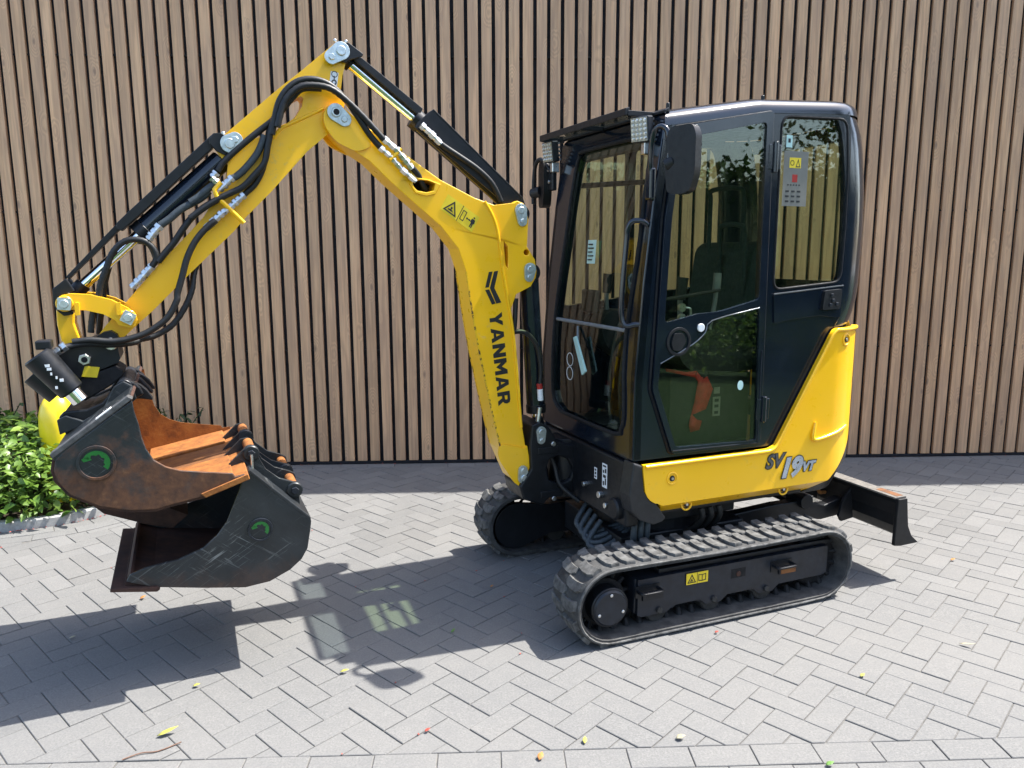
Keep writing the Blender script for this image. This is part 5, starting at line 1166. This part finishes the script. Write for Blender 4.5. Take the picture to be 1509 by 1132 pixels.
# ================================================================== BUCKETS
def bucket_root(name, x, y, z, label):
    o = empty(name); o.matrix_world = EXM @ Matrix.Translation((x, y, z)); return tag(o, label, 'bucket')
def sub(p, o): return [(x-o[0], z-o[2]) for x, z in p]
def side_plates(key, o, ya, yb, mat, root, t=.014):
    pl = sub(TR[key], o)
    for y in (ya, yb): prism('side_plate', pl, y-o[1]-(t if y == ya else 0), y-o[1]+(0 if y == ya else t), mat, root, bevel=.003)
    return pl
def strip(name, pts, ya, yb, th, mat, root, o, n=8):
    """plate that follows a profile in x-z across the bucket width"""
    a = [Vector((x-o[0], z-o[2], 0)) for x, z in pts]; out = []; inn = []
    for i, p in enumerate(a):
        d = (a[min(i+1, len(a)-1)]-a[max(i-1, 0)]).normalized(); q = Vector((-d.y, d.x, 0)); out.append((p.x, p.y)); inn.append((p.x+q.x*th, p.y+q.y*th))
    return prism(name, out+inn[::-1], yb-o[1], ya-o[1], mat, root, bevel=.002)
def emblem(x, z, y, r, root, o):
    c = (x-o[0], z-o[2]); yy = y-o[1]
    prism('emblem_ring', circle(*c, r, 32), yy, yy+.008, 'bucket_rusty' if r > .05 else 'trackframe', root, holes=[circle(*c, r*.84, 32)[::-1]], bevel=.002)
    prism('emblem_plate', circle(*c, r*.85, 32), yy, yy+.003, 'bucket_black', root, bevel=0)
    # green curved mark: open hook with a ragged head
    pts = []
    for i in range(13): a = R(-40+i*16); pts.append((c[0]+r*.70*math.cos(a)-0, c[1]+r*.70*math.sin(a)))
    for i in range(12, -1, -1): a = R(-40+i*16); k = .42+.06*math.sin(i*2.1); pts.append((c[0]+r*k*math.cos(a), c[1]+r*k*math.sin(a)+r*.04))
    prism('emblem_mark', [(2*c[0]-p[0], p[1]) for p in pts], yy+.002, yy+.0045, 'green_print', root, bevel=0)
    prism('emblem_mark', [(c[0]+r*.62, c[1]+r*.1), (c[0]+r*.72, c[1]+r*.28), (c[0]+r*.40, c[1]+r*.40), (c[0]+r*.2, c[1]+r*.2)], yy+.002, yy+.0045, 'green_print', root, bevel=0)
def ears(pl, pins, ys, t, o, root, mat):
    for y in ys: prism('ear', [(x-o[0], z-o[2]) for x, z in pl], y-o[1]-t, y-o[1], mat, root, bevel=.003)

# rusty bucket on the coupler
O1 = (2.30, -.14, .74); b1 = bucket_root('digging_bucket', *O1, 'wide rust-worn black bucket with orange rusty inside, hooked on the coupler')
Y1A, Y1B = .29, -.57
side_plates('b1_side', O1, Y1A, Y1B, 'bucket_rusty', b1)
S1 = TR['b1_side']
back = S1[13:]+[S1[0]]                     # lip underside, belly, back, top edge
strip('shell_plate', back, Y1A-.0145, Y1B+.0145, -.012, 'rust_dark', b1, O1)
inner_p = [(x+(2.25-x)*.04, z+(.95-z)*.06) for x, z in S1[13:22]]
strip('inner_liner', inner_p, Y1A-.0150, Y1B+.0150, -.004, 'rust', b1, O1)
lip0 = [(1.972, .812), (2.10, .770)]
prism('lip_plate', sub([(1.968, .832), (1.962, .812), (2.12, .760), (2.135, .776), (2.02, .815)], O1), Y1B-O1[1]-.008, Y1A-O1[1]+.010, 'rust', b1, bevel=.003)
for ya, yb, m_, dz in ((-.553, -.315, 'rust', 0), (-.313, -.062, 'rust_mid', -.009), (-.060, .274, 'rust', 0)): prism('wear_strip', sub([(2.015, .814+dz), (2.02, .824+dz), (2.33, .766+dz), (2.33, .754+dz)], O1), ya-O1[1], yb-O1[1], m_, b1, bevel=.002)
prism('wear_plate', sub(TR['b1_wear'], O1), -.40-O1[1], -.20-O1[1], 'rust_dark', b1, bevel=.003)
prism('top_flange', sub([(2.331, 1.146), (2.348, 1.156), (2.60, .974), (2.592, .958)], O1), Y1A-O1[1]-.045, Y1A-O1[1]+.003, 'flange', b1, bevel=.003)
prism('side_liner', [(x*.97-.004, z*.96+.012) for x, z in sub(S1, O1)], Y1B-O1[1]+.0145, Y1B-O1[1]+.0175, 'rust', b1, bevel=0)
top1, bk1 = S1[0], S1[22]
prism('top_plate', sub([(2.335, 1.142), (2.35, 1.150), (2.595, .968), (2.588, .948)], O1), Y1B-O1[1], Y1A-O1[1]-.001, 'bucket_black', b1, bevel=.003)
emblem(*TR['b1_logo'][0], Y1A, .062, b1, O1)
e1p = [(2.60, .985), (2.605, 1.04), (2.575, 1.055), (2.52, 1.03), (2.45, 1.07), (2.41, 1.15), (2.375, 1.17), (2.345, 1.15), (2.335, 1.10), (2.36, 1.08)]
ears(e1p, None, (.03, -.39), .018, O1, b1, 'bucket_black')
prism('scuff', sub([(2.445, 1.078), (2.452, 1.083), (2.405, 1.118), (2.395, 1.113)], O1), Y1A-O1[1]-.03, Y1A-O1[1]+.0012, 'white', b1, bevel=0)

# black bucket carried below it
O2 = (2.10, -.135, .35); b2 = bucket_root('ditching_bucket', *O2, 'scratched black bucket with round emblem, clamped under the rusty bucket')
Y2A, Y2B = .20, -.47
side_plates('b2_side', O2, Y2A, Y2B, 'bucket_black', b2)
S2 = TR['b2_side']
strip('shell_plate', [S2[1]]+S2[2:13], Y2A-.0145, Y2B+.0145, .012, 'rust_dark', b2, O2)
lp = TR['b2_lip']
prism('lip_plate', sub([(2.466, .430), (2.468, .418), (2.312, .392), (2.300, .400), (2.31, .412)], O2), Y2B-O2[1]-.01, Y2A-O2[1]+.012, 'rust_dark', b2, bevel=.003)
prism('floor_plate', sub([(2.42, .436), (2.42, .424), (2.0, .352), (1.99, .366)], O2), Y2B-O2[1]+.015, Y2A-O2[1]-.015, 'rust_dark', b2, bevel=.002)
prism('top_flange', sub([(1.972, .812), (1.955, .822), (1.735, .600), (1.735, .584), (1.95, .80)], O2), Y2B-O2[1]-.002, Y2A-O2[1]+.002, 'bucket_black', b2, bevel=.003)
emblem(*TR['b2_logo'][0], Y2A, .047, b2, O2)
ears(TR['b2_ear'], None, (.10, -.08, -.20, -.38), .018, O2, b2, 'bucket_black')
for (x, z) in TR['b2_pins']:
    for (ya, yb) in ((.075, -.085), (-.225, -.385)): cyl('ear_tube', (x-O2[0], ya-O2[1], z-O2[2]), (x-O2[0], yb-O2[1], z-O2[2]), .021, 'rust', b2, n=20)
    for y in (.10, -.20): cyl('ear_boss', (x-O2[0], y-O2[1]-.02, z-O2[2]), (x-O2[0], y-O2[1]+.010, z-O2[2]), .032, 'bucket_black', b2, n=24, chamfer=.004)
    cyl('ear_bolt', (x-O2[0], .11-O2[1], z-O2[2]), (x-O2[0], .122-O2[1], z-O2[2]), .016, 'trackframe', b2, n=6)
px_, pz_ = TR['b2_pins'][0]; tube('drop_pin', [(px_-O2[0], .125-O2[1], pz_-O2[2]), (px_-O2[0], .128-O2[1], pz_-.03-O2[2]), (px_+.002-O2[0], .132-O2[1], pz_-.085-O2[2])], .006, 'zinc', b2, n=8, k=3)

# ================================================================== PLANTING
def leaf_geo(L, w_, fold=.25, droop=.3):
    """pointed leaf with a folded midrib, 6 faces"""
    pts = []
    for t, ww in ((0, .12), (.28, .9), (.6, .85), (1, .0)):
        x = t*L; z = -droop*L*t*t
        pts.append(((x, -ww*w_/2, z+fold*ww*w_/2), (x, 0, z), (x, ww*w_/2, z+fold*ww*w_/2)))
    v = [p for r in pts for p in r]; f = []
    for i in range(3):
        for j in range(2): f.append((i*3+j, i*3+j+1, i*3+j+4, i*3+j+3))
    return v, f
def rot_m(az, pitch, roll): return Matrix.Rotation(az, 4, 'Z') @ Matrix.Rotation(pitch, 4, 'Y') @ Matrix.Rotation(roll, 4, 'X')
hedge = tag(empty('hedge', (-3.6, 5.0, .03)), 'glossy green leafy hedge in the kerbed bed left of the buckets', 'hedge')
HL = hedge.location.copy(); rl = random.Random(11)
def hedge_top(x, y):
    edge = min(1, max(0, -bed_dist(x, y)-.02)/.22)
    t = .42+.07*math.sin(x*3.1+1)*math.sin(y*4.3)+.05*math.sin(x*9+y*7)
    return max(.12, t*(.35+.65*edge**.5))
lm_ = [leaf_geo(.066*s_, .040*s_, .25, d) for s_, d in ((1, .25), (.85, .35), (1.15, .2))]
lme = []
for v, f in lm_:
    me = bpy.data.meshes.new('leaf'); me.from_pydata(v, [], f); me.materials.append(M['leaf']); [setattr(p, 'use_smooth', True) for p in me.polygons]; lme.append(me)
cand = []
for i in range(11000):
    x = rl.uniform(-5.6, -2.22); y = rl.uniform(4.45, 5.75)
    d = -bed_dist(x, y)
    if d < .03: continue
    top = hedge_top(x, y); z = .05+top*(1-abs(rl.gauss(0, .30))) if rl.random() < .62 else rl.uniform(.05, top)
    if z < .05: continue
    spill = max(0, (.16-d))*.7; out = Vector((0, -1, 0)) if x < BC[0] else Vector((x-BC[0], y-BC[1], 0)).normalized()
    p = Vector((x, y, z))+out*spill*rl.uniform(0, 1)
    az = math.atan2(out.y, out.x)+rl.gauss(0, 1.1); tilt = rl.gauss(.25, .5)-(.35 if z > top*.8 else 0)
    cand.append((p, az, tilt, rl.gauss(0, .5), rl.randrange(3), rl.uniform(.65, 1.25)))
def vis_key(c): p = c[0]; s_ = 0 if (p.x > -3.3) else 5; return s_+(p.y-4.4)-p.z*1.6
cand.sort(key=vis_key); mbh = MB()
for i, (p, az, tilt, roll, k, sc_) in enumerate(cand):
    mm = Matrix.Translation(p-HL) @ rot_m(az, tilt, roll) @ Matrix.Scale(sc_, 4)
    if i < 300: o = bpy.data.objects.new('leaf', lme[k]); COL.objects.link(o); o.parent = hedge; o.matrix_local = mm
    else:
        v, f = lm_[k]; mbh.add([mm @ Vector(q) for q in v], f)
fo = mbh.build('foliage', 'leaf', hedge, smooth=True); fo['kind'] = 'stuff'
stm = MB()
for i in range(60):
    x = rl.uniform(-5.4, -2.4); y = rl.uniform(4.65, 5.6)
    if -bed_dist(x, y) < .12: continue
    h = hedge_top(x, y)*.9; stm.add(*g_tube([(x-HL.x, y-HL.y, 0), (x+rl.gauss(0, .04)-HL.x, y+rl.gauss(0, .04)-HL.y, h*.5), (x+rl.gauss(0, .08)-HL.x, y+rl.gauss(0, .08)-HL.y, h)], .006, 5, 2))
tag(stm.build('stems', 'stem', hedge), kind='stuff')
def wispy(x, y, h, n, spread, label, seed):
    rr = random.Random(seed); o = tag(empty('leafy_plant', (x, y, .03)), label, 'plant'); st2 = MB(); lf = MB()
    for i in range(n):
        a = rr.uniform(0, 2*math.pi); e = rr.uniform(.3, 1)*spread; hh = h*rr.uniform(.75, 1.05)
        tipp = Vector((math.cos(a)*e, math.sin(a)*e*.5, hh)); mid = Vector((math.cos(a)*e*.4, math.sin(a)*e*.2, hh*.6)); mk('stem', *g_tube([(0, 0, 0), mid, tipp], .004, 5, 3), 'stem', o)
        for k in range(9):
            t = .35+.65*k/8; p = (mid*(1-t)*2*t+tipp*t*t) if False else mid.lerp(tipp, max(0, (t-.35)/.65)); v, f = leaf_geo(.06*rr.uniform(.7, 1.2), .03, .2, .3)
            mm = Matrix.Translation(p) @ rot_m(rr.uniform(0, 6.3), rr.gauss(.1, .4), rr.gauss(0, .4)); lf.add([mm @ Vector(q) for q in v], f)
    lf.build('leaves', 'leaf_dark', o, smooth=True)
wispy(-2.30, 5.62, .50, 9, .30, 'low dark green leafy plant against the slats behind the rusty bucket', 3)
wispy(-3.55, 5.55, .62, 8, .28, 'dark green sprigs rising above the hedge at the left edge', 4)
# yellow domed bollard in the bed
bo_ = tag(empty('bollard', (-2.825, 5.08, .0)), 'bright yellow dome-topped bollard standing in the hedge behind the coupler', 'bollard')
prof_b = [(.115, 0), (.115, .42), (.118, .52), (.112, .60), (.098, .66), (.074, .705), (.042, .73), (.012, .738)]
v = []; f = []; n = 32
for (r_, z) in prof_b: v += [(r_*math.cos(2*math.pi*i/n), r_*math.sin(2*math.pi*i/n), z) for i in range(n)]
for k in range(len(prof_b)-1):
    for i in range(n): j = (i+1) % n; f.append((k*n+i, k*n+j, k*n+n+j, k*n+n+i))
f.append(tuple((len(prof_b)-1)*n+i for i in range(n))); mk('cap', v, f, 'bollard', bo_, smooth=40)
cyl('base_flange', (0, 0, -.02), (0, 0, .02), .15, 'trackframe', bo_, n=32)

# ================================================================== LITTER ON THE PAVING
def fallen(x, y, L, w_, az, mat, label, curl=.25):
    v, f = leaf_geo(L, w_, .5, -curl); o = mk('fallen_leaf', [(a-L/2, b, c+.003) for a, b, c in v], f, mat, None, smooth=True); o.location = (x, y, .004); o.rotation_euler = (0, 0, az)
    sm_ = o.modifiers.new('t', 'SOLIDIFY'); sm_.thickness = .0008; return tag(o, label, 'leaf')
fallen(-1.110, 2.463, 0.070, 0.024, 0.45, 'leaf_yellow', 'large curled yellow-green leaf on the paving at bottom left')
fallen(-1.120, 2.759, 0.028, 0.018, 0.20, 'leaf_yellow', 'small yellow leaf just below the bucket shadow')
fallen(-1.661, 3.546, 0.030, 0.020, 1.10, 'leaf_orange', 'orange leaf just below the black bucket lip')
fallen(-1.796, 3.162, 0.028, 0.016, 0.30, 'leaf_pale', 'pale crumb of leaf lying inside the bucket shadow')
fallen(-0.569, 2.837, 0.035, 0.018, 0.10, 'leaf_yellow', 'yellow leaf left of the mirror shadow')
fallen(-0.212, 2.441, 0.022, 0.014, 0.60, 'leaf_red', 'small red leaf below the mirror shadow')
fallen(0.171, 2.283, 0.034, 0.022, 1.20, 'leaf_orange', 'orange-brown leaf on the border row at bottom centre')
fallen(0.327, 2.362, 0.030, 0.016, 1.40, 'leaf_yellow', 'small yellow leaf at a joint above the border row')
fallen(0.656, 2.363, 0.034, 0.024, 0.10, 'leaf_pale', 'pale yellow leaf on the paving below the track')
fallen(1.465, 2.721, 0.026, 0.016, 0.50, 'leaf_yellow', 'small yellow leaf on the herringbone right of the track')
fallen(2.018, 2.934, 0.060, 0.014, -0.60, 'leaf_pale', 'long pale leaf at the right edge of the paving')
fallen(1.104, 2.207, 0.030, 0.018, 0.20, 'leaf_green', 'small green leaf at the bottom edge of the picture')
fallen(-0.151, 3.151, 0.030, 0.012, 1.10, 'leaf_green', 'thin green leaf inside the cab shadow')
fallen(0.999, 3.089, 0.020, 0.014, 0.40, 'leaf_red', 'small red leaf in front of the near track')
fallen(2.501, 3.822, 0.030, 0.018, 0.30, 'leaf_orange', 'orange leaf on the sunlit paving right of the blade')
fallen(0.024, 3.601, 0.020, 0.012, 0.70, 'leaf_orange', 'tiny orange leaf in the shade between the tracks')
tw = tag(mk('twig', *g_tube([(0, 0, .004), (.05, .03, .006), (.10, .04, .004), (.16, .085, .005)], .0022, 6, 4), 'twig', None, smooth=60), 'thin brown twig lying by the large yellow-green leaf', 'twig'); tw.location = (-1.205, 2.326, .002)
rp = random.Random(5); lit = MB()
for i in range(150):                        # red petal crumbs caught in the joints
    q = rp.choice(polys); a, b = (q[0], q[1]) if rp.random() < .5 else (q[1], q[2]); t = rp.random(); x = a[0]+(b[0]-a[0])*t; y = a[1]+(b[1]-a[1])*t
    if x > .2 and rp.random() < .9: continue
    if bed_dist(x, y) < 0: continue
    s_ = rp.uniform(.003, .008); an = rp.uniform(0, 3); c_, q_ = math.cos(an)*s_, math.sin(an)*s_
    lit.add([(x+c_, y+q_, .002), (x-q_*.5, y+c_*.5, .005), (x-c_, y-q_, .003), (x+q_*.5, y-c_*.5, .002)], [(0, 1, 2, 3)])
for i in range(260):                        # a line of it along the kerb and the wall foot
    if i < 170: s_ = rp.uniform(2.6, LEN-.4); p, d = path_at(rp.uniform(.002, .012), s_); x, y = p
    else: x = rp.uniform(-2.2, 4.6); y = WALL_Y-abs(rp.gauss(.012, .012))-.006
    k = rp.uniform(.003, .008); an = rp.uniform(0, 3); c_, q_ = math.cos(an)*k, math.sin(an)*k
    lit.add([(x+c_, y+q_, .003), (x-q_*.5, y+c_*.5, .007), (x-c_, y-q_, .004), (x+q_*.5, y-c_*.5, .003)], [(0, 1, 2, 3)])
tag(lit.build('petal_litter', 'leaf_red', None), 'red petal crumbs caught in the paving joints and along the kerb', 'litter', kind='stuff')

# ================================================================== GARDEN BEHIND THE CAMERA (it shows in the cab glass)
def tree(x, y, h, r_, seed, label, n=7000):
    rr = random.Random(seed); o = tag(empty('tree', (x, y, -.03)), label, 'tree'); tr = MB(); tr.add(*g_tube([(0, 0, 0), (.05, .03, h*.3), (-.04, .02, h*.55), (0, 0, h*.85)], .16, 8, 3))
    lumps = []
    for i in range(16):
        a = rr.uniform(0, 6.3); e = rr.uniform(.1, .75)*r_; z = rr.uniform(.32, .98)*h; c = Vector((math.cos(a)*e, math.sin(a)*e, z)); lumps.append((c, rr.uniform(.28, .5)*r_)); tr.add(*g_tube([(0, 0, z*.6), tuple(c*.5+Vector((0, 0, z*.35))), tuple(c)], .04, 6, 3))
    tr.build('trunk', 'bark', o, smooth=60); lf = MB()
    for i in range(n):
        c, q = rr.choice(lumps); d = Vector((rr.gauss(0, 1), rr.gauss(0, 1), rr.gauss(0, .8))).normalized()*q*rr.uniform(.55, 1.1); p = c+d; s_ = rr.uniform(.05, .11)
        mm = Matrix.Translation(p) @ rot_m(rr.uniform(0, 6.3), rr.gauss(0, .7), rr.gauss(0, .7)); lf.add([mm @ Vector(v) for v in ((-s_, 0, 0), (0, -s_*.5, 0), (s_, 0, .02), (0, s_*.5, 0))], [(0, 1, 2, 3)])
    lf.build('crown', 'tree_leaf', o)
tree(11.2, -6.6, 7.0, 2.2, 21, 'tall leafy garden tree mirrored at the left of the door glass')
tree(14.8, -1.2, 8.5, 2.7, 22, 'dense garden tree mirrored high in the rear side window')
tree(9.0, -12.5, 8.0, 2.8, 23, 'big round garden tree farthest behind the camera')
tree(17.5, 4.5, 7.0, 2.6, 24, 'broad garden tree right of the paving beyond the wall end')
tree(4.5, -9.5, 7.0, 2.6, 25, 'leafy garden tree straight behind the camera')
gh = tag(empty('garden_hedge', (12.0, -3.1, -.03), R(61)), 'tall garden hedge across the lawn mirrored in the lower door glass', 'hedge'); rg_ = random.Random(9); gm = MB()
for i in range(8000):
    x = rg_.uniform(-8, 8); s_ = rg_.choice((-1, 1)); y = .5*s_*rg_.uniform(.7, 1.05); z = rg_.uniform(0, 3.2)
    if rg_.random() < .25: z = 3.2+rg_.gauss(0, .16); y = rg_.uniform(-.5, .5)
    k = rg_.uniform(.06, .12); mm = Matrix.Translation((x, y, z)) @ rot_m(rg_.uniform(0, 6.3), rg_.gauss(0, .8), rg_.gauss(0, .8)); gm.add([mm @ Vector(v) for v in ((-k, 0, 0), (0, -k*.6, 0), (k, 0, 0), (0, k*.6, 0))], [(0, 1, 2, 3)])
gm.build('foliage', 'tree_leaf', gh); box('core', -7.9, 7.9, -.36, .36, 0, 3.0, 'leaf_dark', gh, bevel=0)
sr_ = tag(empty('shrub_row', (7.0, -.2, 0), R(61)), 'low leafy shrub row at the lawn edge mirrored in the lower door glass', 'shrub'); rs_ = random.Random(19); sm2 = MB()
for i in range(4200):
    x = rs_.uniform(-3.4, 3.4); h = .72+.16*math.sin(x*2.3)+.08*math.sin(x*7); y = rs_.gauss(0, .22); z = h*(1-(y/.6)**2)*rs_.uniform(.45, 1.05)
    if z < 0: continue
    k = rs_.uniform(.03, .065); mm = Matrix.Translation((x, y, z)) @ rot_m(rs_.uniform(0, 6.3), rs_.gauss(0, .8), rs_.gauss(0, .8)); sm2.add([mm @ Vector(v) for v in ((-k, 0, 0), (0, -k*.6, 0), (k, 0, 0), (0, k*.6, 0))], [(0, 1, 2, 3)])
sm2.build('foliage', 'leaf', sr_); tube('core', [(-3.3, 0, .2), (0, 0, .25), (3.3, 0, .2)], .18, 'leaf_dark', sr_)
